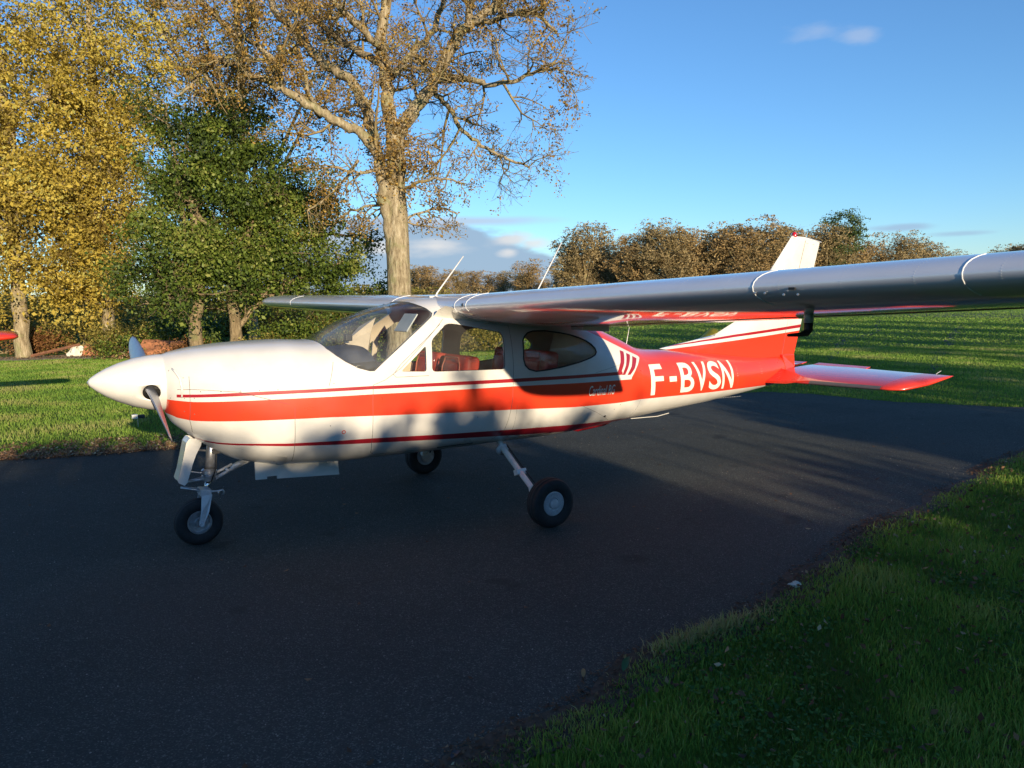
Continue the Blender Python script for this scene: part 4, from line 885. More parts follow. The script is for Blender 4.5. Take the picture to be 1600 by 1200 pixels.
# ================================================================ trees
def bark_mat(name, c1, c2, c3, sc=11):
    mt, t, b = material(name); n = noise(t, sc, 6, vscale=(1,1,.25), rough=.7); n2_ = noise(t, 2.2, 4)
    col = ramp(t, n, [(.3, c1), (.52, c2), (.7, c3)]); col = mixc(t, mth(t,'MULTIPLY',smooth(t, n2_, .5, .68),.5), col, (.20,.22,.09))
    t.links.new(col, b.inputs['Base Color']); b.inputs['Roughness'].default_value = .95; b.inputs['Specular IOR Level'].default_value = .1
    bump(t, b, n, 1.0, .06); return mt
M['oakbark'] = bark_mat('oak bark', (.11,.08,.045), (.33,.27,.17), (.53,.46,.32))
M['bark'] = bark_mat('dark bark', (.08,.06,.035), (.25,.19,.11), (.38,.30,.18))
M['twig'] = bark_mat('twigs', (.12,.09,.045), (.25,.19,.10), (.38,.31,.17), 3)
class Wood:
    def __init__(s): s.V = []; s.Q = []; s.n = 0; s.tips = []
    def tube(s, P, R, k):
        P = np.asarray(P, float); R = np.asarray(R, float); m_ = len(P); T = np.gradient(P, axis=0); T /= np.linalg.norm(T, axis=1)[:,None]+1e-9
        a = np.array([0,0,1.]) if abs(T[0,2]) < .9 else np.array([1.,0,0]); e1 = np.cross(T, a); e1 /= np.linalg.norm(e1, axis=1)[:,None]+1e-9; e2 = np.cross(T, e1)
        th = np.arange(k)*2*np.pi/k; V = P[:,None]+(e1[:,None]*np.cos(th)[None,:,None]+e2[:,None]*np.sin(th)[None,:,None])*R[:,None,None]
        i = np.arange(m_-1)[:,None]*k; j = np.arange(k)[None,:]; jn = (j+1) % k
        s.Q.append((np.stack([i+j, i+jn, i+k+jn, i+k+j], -1)).reshape(-1,4)+s.n); s.V.append(V.reshape(-1,3)); s.n += m_*k
    def limb(s, P, r0, r1, k=8, sub_=5, jit=.03):
        P = np.asarray(P, float); t = np.linspace(0, len(P)-1, (len(P)-1)*sub_+1); i = np.clip(t.astype(int), 0, len(P)-2); f = (t-i)[:,None]
        p0 = P[np.clip(i-1,0,len(P)-1)]; p1 = P[i]; p2 = P[i+1]; p3 = P[np.clip(i+2,0,len(P)-1)]
        C = .5*((2*p1)+(-p0+p2)*f+(2*p0-5*p1+4*p2-p3)*f*f+(-p0+3*p1-3*p2+p3)*f**3); C[1:-1] += rng.normal(0, jit, C[1:-1].shape)
        u = np.linspace(0, 1, len(C)); R = (r0+(r1-r0)*u**.8)*(1+rng.normal(0,.03,len(C))); s.tube(C, R, k); return C, R
    def grow(s, C, R, lvl, spec):
        if lvl >= len(spec): s.tips.append(C); return
        n_, L, spread_, upw, k, t0 = spec[lvl]; m_ = len(C); seglen = np.linalg.norm(np.diff(C, axis=0), axis=1).sum()
        for q in range(n_):
            u = t0+(1-t0)*(q+rng.random())/n_; idx = min(int(u*(m_-1)), m_-2); p = C[idx]+(C[idx+1]-C[idx])*rng.random()
            tg = C[idx+1]-C[idx]; tg /= np.linalg.norm(tg)+1e-9; d = rng.normal(0,1,3); d -= tg*(d@tg); d /= np.linalg.norm(d)+1e-9
            dr = tg*(1-spread_)+d*spread_+np.array([0,0,upw]); dr /= np.linalg.norm(dr); l = L*rng.uniform(.55,1.15)*(1.1-.5*u); st_ = 4 if lvl < len(spec)-1 else 3
            P = [p]; 
            for _ in range(st_):
                dr = dr+rng.normal(0,.24,3)+np.array([0,0,upw*.15]); dr /= np.linalg.norm(dr); P.append(P[-1]+dr*l/st_)
            P = np.array(P); rr = min(R[idx]*.62, .012+.02*l); Rn = np.linspace(rr, max(rr*.3, .006), len(P)); s.tube(P, Rn, k); s.grow(P, Rn, lvl+1, spec)
    def build(s, name, mat, parent):
        return fast(name, np.concatenate(s.V), np.concatenate(s.Q), mat, parent, True)
def leaves_on(tips, n, spread_, size, keep=None):
    A = np.concatenate([t[1:] for t in tips]); i = rng.integers(0, len(A), n); C = A[i]+rng.normal(0, spread_, (n,3))
    if keep is not None: C = C[keep(C)]
    return C
def W(px, py, d): return pt(px, py, d)
# --- the big bare oak in the middle
base = gpt(624, 24.2); oak = thing('oak_tree', tuple(base), 'tall pale-barked oak with few brown leaves, trunk rising behind the windshield', 'tree')
wd = Wood()
def PL(l): return [W(*p) for p in l]
big = Wood()
trunk = [tuple(base-np.array([0,0,.3]))]+PL([(624,520,24.2),(623,420,24.2),(619,320,24.2),(618,250,24.2),(617,205,24.2)])
limbs = [(trunk, .44, .27, 16),
 (PL([(616,400,24.2),(604,330,24.0),(599,295,23.95),(596,262,23.9),(580,225,23.8),(553,200,23.6),(515,185,23.3),(480,160,23),(440,138,22.6),(395,118,22.2),(345,92,21.8),(300,95,21.4)]), .20, .06, 12),
 (PL([(586,232,23.8),(575,180,24.2),(548,125,24.8),(505,100,25.2),(470,60,25.6),(430,15,26),(400,-60,26.2)]), .17, .08, 10),
 (PL([(616,215,24.2),(606,160,24.3),(602,110,24.4),(596,60,24.5),(604,0,24.6),(600,-80,24.7),(590,-180,24.8)]), .21, .10, 12),
 (PL([(622,212,24.2),(645,172,24.1),(665,150,24.0),(690,105,23.8),(712,60,23.6),(735,38,23.5),(775,8,23.4),(810,-50,23.3)]), .21, .09, 12),
 (PL([(733,42,23.5),(733,0,23.8),(720,-60,24.2),(730,-140,24.5)]), .13, .06, 8),
 (PL([(604,105,24.4),(570,85,25.2),(530,60,26),(480,20,26.8),(440,-40,27)]), .13, .06, 8),
 (PL([(612,120,24.3),(640,90,25.2),(668,60,26),(690,10,26.6),(700,-60,27)]), .12, .06, 8),
 (PL([(603,80,24.4),(560,40,23.4),(520,0,22.8),(480,-50,22.4)]), .11, .05, 8),
 (PL([(676,128,23.9),(715,122,23.3),(755,130,22.8),(800,128,22.5),(840,112,22.3),(872,105,22.2)]), .10, .03, 8),
 (PL([(672,140,23.9),(700,165,24.4),(722,205,24.8),(760,232,25.1),(800,250,25.3),(828,262,25.4)]), .09, .025, 8),
 (PL([(740,36,23.5),(790,24,23.0),(835,22,22.6),(870,50,22.4)]), .09, .03, 8),
 (PL([(620,300,24.2),(655,285,23.8),(695,280,23.5),(725,290,23.4)]), .06, .02, 6),
 (PL([(620,350,24.2),(650,335,24.6),(685,325,24.8),(715,335,24.9)]), .05, .02, 6),
 (PL([(440,138,22.6),(430,100,22.0),(400,70,21.6),(350,40,21.2),(310,0,21)]), .09, .04, 8),
 (PL([(500,182,23.3),(480,140,23.8),(470,90,24.2),(450,30,24.6)]), .08, .03, 8),
 (PL([(596,262,23.9),(560,270,23.4),(520,262,23.0),(480,268,22.8)]), .06, .02, 6),
 (PL([(345,92,21.8),(310,120,21.5),(280,150,21.3)]), .06, .02, 6),
 (PL([(560,250,23.7),(520,300,23.6),(480,330,23.5)]), .05, .02, 6),
 (PL([(618,330,24.2),(585,320,24.4),(550,330,24.6),(520,350,24.8)]), .05, .02, 6)]
for i, (P, r0, r1, k) in enumerate(limbs):
    C_, R_ = big.limb(P, r0*(1.12 if i else 1), r1*(1.35 if i else 1), k, 5, .03 if i else .012)
    if i == 0: wd.grow(C_[14:], R_[14:], 1, [(0,),(6,1.5,.85,.1,4,.1),(7,.9,.6,0,3,.1),(5,.45,.6,-.05,3,.1)])
    else: wd.grow(C_, R_, 0, [(10,2.3,.62,.10,5,.12),(7,1.25,.6,.02,4,.12),(6,.62,.6,-.06,3,.1)] if r0 > .085 else [(11,1.2,.65,-.02,4,.1),(6,.55,.6,-.05,3,.1)])
big.build('trunk', M['oakbark'], oak); o = wd.build('branches', M['twig'], oak)
M['oakleaf'] = leafy('brown oak leaves', [(0,(.14,.08,.022)),(.4,(.30,.18,.045)),(.75,(.46,.30,.07)),(1,(.50,.40,.12))], .3, .7)
C = leaves_on(wd.tips, 78000, .09, .1)
cl = field(C[:,0]*1.0+C[:,2]*.7, C[:,1]+C[:,2], .8, 5); C = C[cl > rng.normal(-.02,.16,len(C))+np.clip((C[:,0]-base[0])*.03,-.1,.2)]
leafcards('crown', C, rng.uniform(.05,.115,len(C)), M['oakleaf'], np.clip(rng.normal(.45,.25,len(C)),0,1), oak, kind=None)
print('oak twigs', len(wd.tips), 'leaves', len(C))

def crown_points(n, ell, seed, clump=1.1, thr=0.0, shell=.55, spray=1.0):
    """points spread through overlapping ellipsoids, thinned into clumps"""
    r = np.random.default_rng(seed); E_ = np.array([e[3]*e[4]*e[5] for e in ell]); out_ = []
    k = r.choice(len(ell), n, p=E_/E_.sum())
    u = r.normal(0,1,(n,3)); u /= np.linalg.norm(u, axis=1)[:,None]; rad = (shell+(1-shell)*r.random(n))**.7; rad *= 1+r.normal(0,.06,n)
    e = np.array(ell)[k]; C = e[:,:3]+u*rad[:,None]*e[:,3:6]
    q = np.array([mn.noise(Vector(c*clump+Vector((seed,0,0)))) if False else mn.noise(Vector((c[0]*clump+seed, c[1]*clump, c[2]*clump*1.3))) for c in C])
    C = C[q > thr+r.normal(0,.06,n)]; k_ = r.random(len(C)) < 1/9; S_ = C[k_]; i = r.integers(0, len(S_), len(C)); sg = r.uniform(.06,.24,len(S_))
    return np.where((r.random(len(C)) < .8)[:,None], S_[i]+r.normal(0,1,(len(C),3))*(sg[i]*spray)[:,None]*np.array([1,1,.65]), C)
def broadleaf(name, label, px, dep, trunk_r, height, ell, nleaf, size, mat, bark, seed, group=None, spec=None, clump=.9, thr=-.08, lean=(0,0), shell=.3, limbs_to=10):
    b0 = gpt(px, dep); t = thing(name, tuple(b0), label, 'tree', group); wk = Wood(); tw = Wood(); r = np.random.default_rng(seed)
    ell = [tuple(b0[i]+e[i] for i in range(3))+tuple(e[3:]) for e in ell]
    top = b0+np.array([lean[0],lean[1],height]); P = [b0-np.array([0,0,.2])]+[b0+(top-b0)*q+r.normal(0,.12,3)*np.array([1,1,0]) for q in (.2,.45,.7,1)]
    C_, R_ = wk.limb(P, trunk_r, trunk_r*.35, 10, 5, .02)
    for i in range(limbs_to):
        e = ell[i % len(ell)]; tgt = np.array(e[:3])+r.normal(0,.5,3)*np.array(e[3:6]); q = r.uniform(.25,.9); s0 = C_[int(q*(len(C_)-1))]
        mid = (s0+tgt)/2+r.normal(0,.25,3)+np.array([0,0,.2]); c2, r2 = wk.limb([s0, mid, tgt], trunk_r*.42, .03, 7, 4, .03)
        tw.grow(c2, r2, 0, spec or [(8,1.5,.65,.05,4,.2),(6,.7,.6,0,3,.1)])
    wk.build('trunk', M[bark], t); tw.build('branches', M['twig'] if bark != 'bark' else M['bark'], t)
    C1 = crown_points(nleaf, ell, seed, clump, thr, shell); C2 = leaves_on(tw.tips, nleaf//4, .22, .1) if tw.tips else C1[:0]; C1 = np.concatenate([C1, C2]); C1 = C1[C1[:,2] > .1]
    q = field(C1[:,0]+C1[:,2], C1[:,1]-C1[:,2], .8, seed); tint = np.clip(.5+q*.7+rng.normal(0,.2,len(C1)), 0, 1)
    leafcards('crown', C1, size*np.clip(rng.lognormal(-.12,.32,len(C1)),.35,1.9), M[mat], tint, t, kind=None)
    return t
M['yellow'] = leafy('yellow autumn leaves', [(0,(.18,.125,.03)),(.25,(.34,.27,.055)),(.5,(.50,.38,.065)),(.75,(.60,.47,.09)),(1,(.48,.46,.13))], .35, .6)
M['olive'] = leafy('olive leaves', [(0,(.09,.09,.02)),(.5,(.22,.19,.04)),(1,(.38,.31,.08))], .3, .6)
M['green'] = leafy('dark evergreen leaves', [(0,(.030,.048,.014)),(.5,(.080,.125,.018)),(.85,(.17,.215,.036)),(1,(.27,.28,.07))], .2, .5, .25)
broadleaf('yellow_tree', 'tall yellow-leaved tree at the left edge of the photo', 40, 27.5, .30, 13, [(-1,0,4.5,3.4,2.6,3.6),(.6,.3,9,3.8,3,4),(-2.5,.4,10.5,3.5,3,4),(1.4,-.5,3.2,2.2,2,2.2),(-2.2,0,2.4,2.4,2,1.8),(2.6,0,5.5,2.2,1.8,2.4)], 115000, .115, 'yellow', 'oakbark', 11, thr=-.08)
broadleaf('yellow_tree', 'yellow-brown tree with thin pale branches directly left of the dark green tree', 175, 29.5, .26, 14, [(-.3,0,6,2.6,2.2,3.4),(.3,0,11,3.6,3,4.2),(-1,0,3,1.8,1.6,1.8),(1.2,.3,8,2,2,2.4),(-.5,0,1.9,1.7,1.4,1.0)], 78000, .11, 'yellow', 'oakbark', 23, thr=-.06)
broadleaf('ochre_tree', 'thin ochre tree showing sky through it behind the upper limbs of the oak', 400, 33, .22, 15, [(0,0,10,5,2.5,3.5),(-2,0,13,5,3,4),(2.5,0,13.5,4,3,3.5)], 26000, .12, 'olive', 'oakbark', 31, thr=.0, limbs_to=14)
broadleaf('evergreen_tree', 'dense dark green tree with a forked trunk lit at the base', 318, 24.0, .25, 5.6, [(-.5,0,3.3,2.0,1.5,1.35),(.5,.2,4.8,2.1,1.7,1.7),(-.1,0,6.4,1.6,1.3,1.3),(-1.5,0,2.4,1.1,.9,.7),(1.2,-.2,2.8,1.3,1.2,.9),(.6,0,7.4,1.1,1,1)], 84000, .10, 'green', 'bark', 41, thr=.02, clump=1.0)
broadleaf('evergreen_tree', 'dark green tree on a short ivied trunk between the forked green tree and the oak', 372, 24.8, .24, 5.0, [(1.0,0,3.0,1.8,1.4,1.4),(2.0,.2,4.2,1.8,1.4,1.6),(.8,0,5.6,1.6,1.3,1.4),(2.9,0,2.5,1.3,1.1,1.3),(3.8,.1,2.6,1.1,.9,1.4),(.9,.3,7.2,1.3,1,1.0),(4.3,.1,3.6,.6,.7,1.0),(2.8,.4,5.6,1.1,1.0,1.1)], 84000, .10, 'green', 'bark', 43, thr=.02, clump=1.0)
# undergrowth
def shrub(name, label, px, d, w_, h_, mat, n, size, seed, group=None, dpt=None):
    b0 = gpt(px, d); t = thing(name, tuple(b0), label, 'shrub', group); r = np.random.default_rng(seed); el = []
    for i in range(5): el.append((b0[0]+r.uniform(-.5,.5)*w_, b0[1]+r.uniform(-.3,.3)*w_, h_*r.uniform(.3,.6), w_*r.uniform(.28,.42), w_*r.uniform(.25,.4), h_*r.uniform(.35,.5)))
    C1 = crown_points(n, el, seed, 1.6, -.12, .35); C1 = C1[C1[:,2] > .02]; wk = Wood()
    for i in range(9):
        e = el[i % 5]; wk.limb([b0+r.normal(0,.12,3)*np.array([1,1,0]), (b0+np.array(e[:3]))/2+r.normal(0,.1,3), np.array(e[:3])+r.normal(0,.3,3)*h_*.5], .03, .008, 5, 3, .02)
    wk.build('stems', M['bark'], t); leafcards('foliage', C1, r.uniform(size*.6,size*1.2,len(C1)), M[mat], np.clip(r.normal(.5,.25,len(C1)),0,1), t, kind=None); return t
M['russet'] = leafy('russet bracken', [(0,(.08,.035,.012)),(.5,(.22,.10,.035)),(1,(.36,.21,.08))], .3, .8)
UG = 'undergrowth along the tree line'
for a in (('bramble_shrub','olive bramble at the far left edge, under the yellow tree',10,30,3.0,1.5,'olive',8000,.10,51),
 ('bracken_clump','russet bracken clump beside the red wing tip',62,29.2,1.8,1.0,'russet',5000,.09,52),
 ('bramble_shrub','olive bush behind the white stone',125,29.5,2.2,1.4,'olive',6000,.10,53),
 ('bramble_shrub','low olive bush left of the green tree fork',205,28,2.0,1.2,'olive',6000,.09,54),
 ('laurel_shrub','dark green bush in the shade beneath the forked green tree',262,27.5,2.6,1.1,'green',8000,.11,55),
 ('bracken_clump','russet bracken at the foot of the forked green tree',290,25.2,.8,.7,'russet',3000,.08,56),
 ('bramble_shrub','sunlit olive bush right of the second green trunk',410,24.6,1.8,.9,'olive',5000,.09,57),
 ('laurel_shrub','glossy green bush behind the cowling and windshield',480,26,2.6,1.5,'green',9000,.11,58),
 ('bramble_shrub','yellowish bush seen through the windshield',545,27,2.6,1.4,'olive',8000,.10,59),
 ('laurel_shrub','dark ivy bush clinging left of the oak trunk',592,25.2,1.2,2.9,'green',7000,.10,60),
 ('bramble_shrub','yellowish bush seen through the door window',700,27,3.0,1.5,'olive',9000,.10,61),
 ('bramble_shrub','olive thicket seen through the rear of the door window',775,29,3.0,1.3,'olive',7000,.10,62),
 ('bramble_shrub','low olive bush just right of the oak trunk',655,26,1.6,.9,'olive',4000,.09,63)): shrub(*a, group=UG)
# second line of scrub closing the gap under the canopy
for i, (px, d, h_, mt_) in enumerate(((-60,36,2.2,'olive'),(90,40,2.4,'olive'),(230,38,1.4,'green'),(350,42,1.6,'olive'),(520,44,2.2,'olive'))):
    shrub('hedge_shrub', ['shaggy olive hedge far left behind the yellow tree','olive hedge section behind the white stone','dark hedge section left of the forked green trunk','olive hedge section between the two green trunks','olive hedge behind the dark green trees by the oak'][i], px, d, 6, h_, mt_, 9000, .18, 70+i, group='hedge at the back of the lawn')

r = np.random.default_rng(19); C1 = []
for px in np.arange(-360, 700, 7):
    b0 = gpt(px, 62+3*math.sin(px*.05)); hh = 2.3+.7*mn.noise(Vector((px*.02,0,0)))+.6*r.random(); n = 420
    C1.append(b0+r.normal(0,1,(n,3))*np.array([.5,.5,0])+np.stack([np.zeros(n),np.zeros(n),r.random(n)*hh],1))
C1 = np.concatenate(C1); leafcards('distant_hedge', C1, r.uniform(.12,.32,len(C1)), M['olive'], np.clip(r.normal(.35,.25,len(C1)),0,1), None, kind='stuff')
# --- far tree line
M['far1'] = leafy('far brown crown', [(0,(.15,.115,.055)),(.5,(.31,.235,.11)),(1,(.44,.35,.19))], .2, .9)
M['far2'] = leafy('far russet crown', [(0,(.18,.12,.055)),(.5,(.35,.235,.10)),(1,(.47,.35,.16))], .2, .9)
M['far3'] = leafy('far green crown', [(0,(.03,.05,.015)),(.5,(.06,.10,.028)),(1,(.12,.16,.05))], .1, .9)
def far_proto(seed, mat, bare=0.5, pine=False):
    r = np.random.default_rng(seed); wk = Wood(); tw = Wood()
    C_, R_ = wk.limb([(0,0,-.5),(0,.1,2.5),(.2,0,5),(0,0,8.5)], .28, .10, 6, 4, .05)
    el = [(r.uniform(-1.6,1.6), r.uniform(-1.2,1.2), z, r.uniform(1.6,2.5), r.uniform(1.4,2.2), r.uniform(1.2,1.9)) for z in ((7.5,8,9.5) if pine else (3.0,4.6,6.2,7.2,8.6,5.4,2.4,9.2))]
    for e in el*2:
        s0 = C_[int(r.uniform(.3,1)*(len(C_)-1))]; c2, r2 = wk.limb([s0, (s0+np.array(e[:3]))/2+r.normal(0,.3,3), np.array(e[:3])+r.normal(0,.8,3)], .09, .03, 4, 3, .06)
        tw.grow(c2, r2, 0, [(9,2.2,.6,.15,3,.1),(6,1.0,.6,.05,3,.1)])
    for v in range(len(tw.V)): pass
    C1 = crown_points(15000 if not pine else 11000, el, seed, .9, -.1 if not pine else -.12, .30)
    return wk, tw, C1, mat
protos = {}
def far_tree(px, top_py, d, key, label, sc=None, fatness=1.0, group='bare brown trees along the far side of the airfield'):
    seed, mat, pine = key; first = key not in protos
    base_ = gpt(px, d); hgt = (W(px, top_py, d)[2])
    if first:
        wk, tw, C1, _ = far_proto(seed, mat, pine=pine); t = thing('pine_tree' if pine else 'far_tree', (0,0,0), label, 'tree', group)
        wk.build('trunk', M['twig'], t); tw.build('branches', M['twig'], t)
        leafcards('crown', C1, rng.uniform(.10,.27,len(C1)), M[mat], np.clip(rng.normal(.5,.22,len(C1)),0,1), t, kind=None)
        protos[key] = t; o = t
    else:
        s = protos[key]; o = s.copy(); COL.objects.link(o)
        for ch in s.children:
            c = ch.copy(); COL.objects.link(c); c.parent = o
        tag(o, label, 'tree', group)
    k = hgt/10.6; o.scale = (k*fatness, k*fatness, k); o.rotation_euler = (0,0,(px*1.37) % 6.28); o.location = tuple(base_); return o
KB = [(101,'far1',False),(102,'far2',False),(103,'far1',False),(104,'far2',False),(105,'far1',False)]
line = [(650,418,175),(672,412,170),(695,422,165),(718,416,172),(742,425,178),(765,420,170),(788,428,175),(808,424,168),(828,410,160),(848,432,165),(868,425,150),(888,362,118),(912,352,115),(935,372,120),(958,385,125),(985,362,112),(1010,352,110),(1040,350,108),(1068,356,110),(1095,362,112),(1120,352,110),(1148,348,108),(1175,352,106),(1200,346,108),(1225,362,110),(1252,372,115),(1278,350,112),(1300,352,116),(1345,372,120),(1372,376,122),(1395,372,120),(1420,378,124),(1445,384,128),(1468,388,130),(1560,382,140),(1585,372,130),(1605,362,125),(1640,358,120)]
words_ = ['low distant','rounded russet','thin twiggy','broad bushy','pale sparse','dense','short brown']
for i, (px, py, d) in enumerate(line):
    where = ('between the oak trunk and the front roof antenna' if px < 705 else 'behind the front roof antenna tip' if px < 735 else 'between the two roof antennas' if px < 850 else 'just right of the rear roof antenna' if px < 960 else 'in the wood left of the white fin' if px < 1150 else 'directly behind the white fin tip' if px < 1310 else 'right of the tall pine' if px < 1500 else 'at the right edge above the wing')
    far_tree(px, py+[-7,4,0,9,-4,6,-9,3][i % 8]*(1 if px > 860 else .6), d, KB[(i*3+i//4) % 5], '%s far tree %s' % (words_[i % 7], where), fatness=1.25+.3*((i*37) % 5)/5 if px > 860 else 1.6)
for i, (px, py, d) in enumerate([(945,395,132),(1000,378,125),(1055,372,125),(1110,376,126),(1165,370,124),(1215,380,124),(1265,388,126),(1330,392,126)]):
    far_tree(px, py, d, (111,'far1',False), 'brown tree of the second far row, filling the gap %s' % ['beside the tall left tree','over the wing middle','left of the wood centre','in the wood centre','right of the wood centre','just left of the fin','just right of the fin','under the pine'][i], fatness=1.9)
far_tree(1322, 338, 114, (121,'far3',True), 'dark green pine standing above the brown wood right of the fin', fatness=1.1, group=None)
far_tree(1300, 372, 112, (122,'far3',False), 'green leafy tree below the pine', fatness=.9, group=None)
# low scrub at the foot of the wood
r = np.random.default_rng(9); C1 = []
for px in np.arange(600, 1700, 9):
    d = np.interp(px, [600,860,900,1400,1700], [150,140,104,118,122]); b0 = gpt(px, d-2+r.uniform(-2,2)); n = 240
    C1.append(b0+r.normal(0,1,(n,3))*np.array([1.6,1.2,.0])+np.stack([np.zeros(n),np.zeros(n),r.random(n)**1.3*r.uniform(1.8,4.0)],1))
C1 = np.concatenate(C1); leafcards('far_scrub', C1, r.uniform(.2,.5,len(C1)), M['far1'], np.clip(r.normal(.35,.2,len(C1)),0,1), None, kind='stuff')

# --- the trees behind the photographer, whose shade lies over the tarmac
def casting_tree(px, y, h_, w_, label, seed, n=5200):
    b0 = np.array([px, y, 0.0]); t = thing('shade_tree', tuple(b0), label, 'tree', 'trees behind the photographer'); r = np.random.default_rng(seed)
    wk = Wood(); wk.limb([b0, b0+np.array([.1,0,h_*.4]), b0+np.array([0,0,h_*.85])], .16, .05, 6, 3, .03)
    el = [(px+r.uniform(-.35,.35)*w_, y+r.uniform(-.4,.4), h_*q, w_*.46, 1.0, h_*.20) for q in (.15,.3,.45,.6,.72,.80)]
    C1 = crown_points(n, el, seed, 1.0, -.3, .1); wk.build('trunk', M['bark'], t); leafcards('crown', C1, r.uniform(.14,.34,len(C1)), M['green'], np.clip(r.normal(.4,.2,len(C1)),0,1), t, kind=None)
casters = [(-30,4.8,4.8),(-26,4.9,4.8),(-22.5,4.5,4.4),(-19,4.6,4.4),(-16,4.35,4.0),(-13.2,4.4,3.8),(-10.6,4.35,3.6),(-8.2,4.4,3.4),(-6.0,4.6,3.2),(-4.0,4.75,2.9),(-2.5,4.85,2.5),(-1.3,4.75,2.2),(-.1,4.68,2.1),(.9,4.52,1.9),(1.65,4.6,1.2),
           (3.15,3.5,2.3),(4.7,3.75,2.2),(6.2,4.5,2.2),(7.9,5.2,2.8),(9.8,6.2,3.2),(12.5,7.6,4.2),(16,8.4,4.6),(20,9.2,5),(24.5,10,5.4),(29.5,10.4,5.6),(35,10,6),(41,9.6,6)]
for i, (cx, h_, w_) in enumerate(casters): casting_tree(cx, -20-.25*(i % 3), h_, w_, 'leafy shade tree behind the photographer, out of the photo', 200+i, 6500)
for i, (cx, h_) in enumerate(((3.0,3.95),(3.7,4.2),(5.2,4.6),(6.6,5.4))):
    t = thing('sapling', (cx,-20.6,0), 'slim bare sapling behind the photographer, out of the photo', 'tree', 'saplings behind the photographer')
    wk = Wood(); C_, R_ = wk.limb([(cx,-20.6,0),(cx+.05,-20.6,h_*.5),(cx+.1,-20.6,h_)], .07, .02, 6, 3, .02); wk.grow(C_, R_, 0, [(3 if i > 1 else 1,.4,.5,.6,4,.7)]); wk.build('trunk', M['bark'], t)

# ================================================================ small things
M['stone'] = simple('pale limestone', (.62,.60,.52), .85, 0, 0, .25, 9, .5)
M['brick'] = simple('brick rubble', (.36,.15,.07), .9, 0, 0, .4, 12, .6)
M['plank'] = simple('rusty plank', (.20,.09,.05), .9, 0, 0, .4, 10, .4)
def rock(name, c, sz, mat, seed, label, cat):
    r = np.random.default_rng(seed); bm = bmesh.new(); bmesh.ops.create_icosphere(bm, subdivisions=3, radius=1)
    for v in bm.verts:
        q = mn.noise(Vector(v.co)*1.5+Vector((seed,0,0)))*.45+mn.noise(Vector(v.co)*4+Vector((seed,3,0)))*.12; v.co = Vector((v.co.x*sz[0], v.co.y*sz[1], max(v.co.z, -.35)*sz[2]))*(1+q)
    me = bpy.data.meshes.new(name); bm.to_mesh(me); bm.free(); o = link(name, me, M[mat], None, False); o.location = (c[0], c[1], sz[2]*.35); return tag(o, label, cat)
p = gpt(1252, 4.89); rock('stone', p, (.050,.035,.022), 'stone', 3, 'small white stone at the tarmac edge, in the near grass', 'stone')
p = gpt(125, 28.0); rock('boulder', p, (.30,.22,.28), 'stone', 5, 'pale grey boulder on the far side of the lawn, left of the brick heap', 'boulder')
p = gpt(152, 28.2); rock('rubble_heap', p, (.48,.3,.30), 'brick', 8, 'brick-red rubble heap beside the pale boulder', 'rubble')
a, b_ = gpt(52, 27.4), gpt(130, 28.0); MBp = MB().tube([(a[0],a[1],.06),(b_[0],b_[1],.42)], .05, 4); tag(MBp.build('plank', M['plank']), 'long rusty plank leaning on the pale boulder', 'plank')
p = gpt(265, 27); rock('leaf_heap', p, (1.3,.7,.42), 'brick', 12, 'low heap covered in orange leaves behind the propeller', 'leaf heap')
r = np.random.default_rng(4); n = 5000; C1 = np.column_stack([p[0]+r.normal(0,.8,n), p[1]+r.normal(0,.5,n), np.zeros(n)]); C1[:,2] = .38*np.exp(-((C1[:,0]-p[0])**2/1.6+(C1[:,1]-p[1])**2/.6))+r.uniform(0,.1,n)
leafcards('leaf_litter', C1, r.uniform(.05,.1,n), M['litter'], np.clip(r.normal(.65,.2,n),0,1), None, .5, .6, 'stuff', .4, (0,0,1))
n = 9000; q = rng.uniform(0,1,n); C1 = np.column_stack([-14+q*30, np.interp(-14+q*30, [-16,-1,4.2,18],[29.5,25.8,24,21.8])+rng.normal(0,.6,n), rng.uniform(.01,.05,n)])
leafcards('leaf_litter', C1, rng.uniform(.04,.09,n), M['litter'], np.clip(rng.normal(.7,.2,n),0,1), None, .7, .6, 'stuff', .3, (0,0,1))
# lawn lamp
p = gpt(208, 11.75); L = thing('ground_light', tuple(p), 'small white box light on a thin stake in the sunny lawn below the spinner', 'light')
M['dark'] = simple('dark plastic', (.03,.035,.04), .5)
MB().tube([(p[0]+.03,p[1],0),(p[0]+.03,p[1],.13)], .006, 6).build('stake', M['steel'], L)
MB().box((p[0]-.01,p[1],.165),(.085,.10,.065)).build('lens_box', M['white'], L, bevel=.01)
MB().box((p[0]+.085,p[1],.16),(.09,.09,.05)).build('body', M['dark'], L, bevel=.008)
# yellow marker beyond the tail
p = gpt(1113, 33.0); M['yellowp'] = simple('yellow marker paint', (.62,.45,.03), .6)
tag(MB().lathe([(0,.62),(.03,.62),(.20,.42),(.45,.16),(.50,.03),(.5,0)], (p[0],p[1],0), (0,0,1), 24).build('runway_marker', M['yellowp'], None, True), 'low yellow marker cone on the grass beyond the tail', 'marker')
p = gpt(1256, 40.0); tag(MB().lathe([(0,.30),(.03,.30),(.3,.24),(.62,.10),(.66,0)], (p[0],p[1],0), (0,0,1), 20).build('runway_marker', M['yellowp'], None, True), 'second yellow marker cone, just behind the pitot tube and fin', 'marker')
n = 1500; dep = 2.6+rng.random(n)**1.3*9; lat = rng.uniform(-.75, .6, n); P0 = CAM[None,:2]+fw[None,:2]/np.hypot(fw[0],fw[1])*dep[:,None]+(r_[None,:2])*(lat*dep)[:,None]
k = inside(P0[:,0], P0[:,1], poly); Q = P0[k]; Q = np.concatenate([Q, along(NE[20:], 500, -.35, .0)]); zz_ = rng.uniform(.0015,.0055,len(Q))
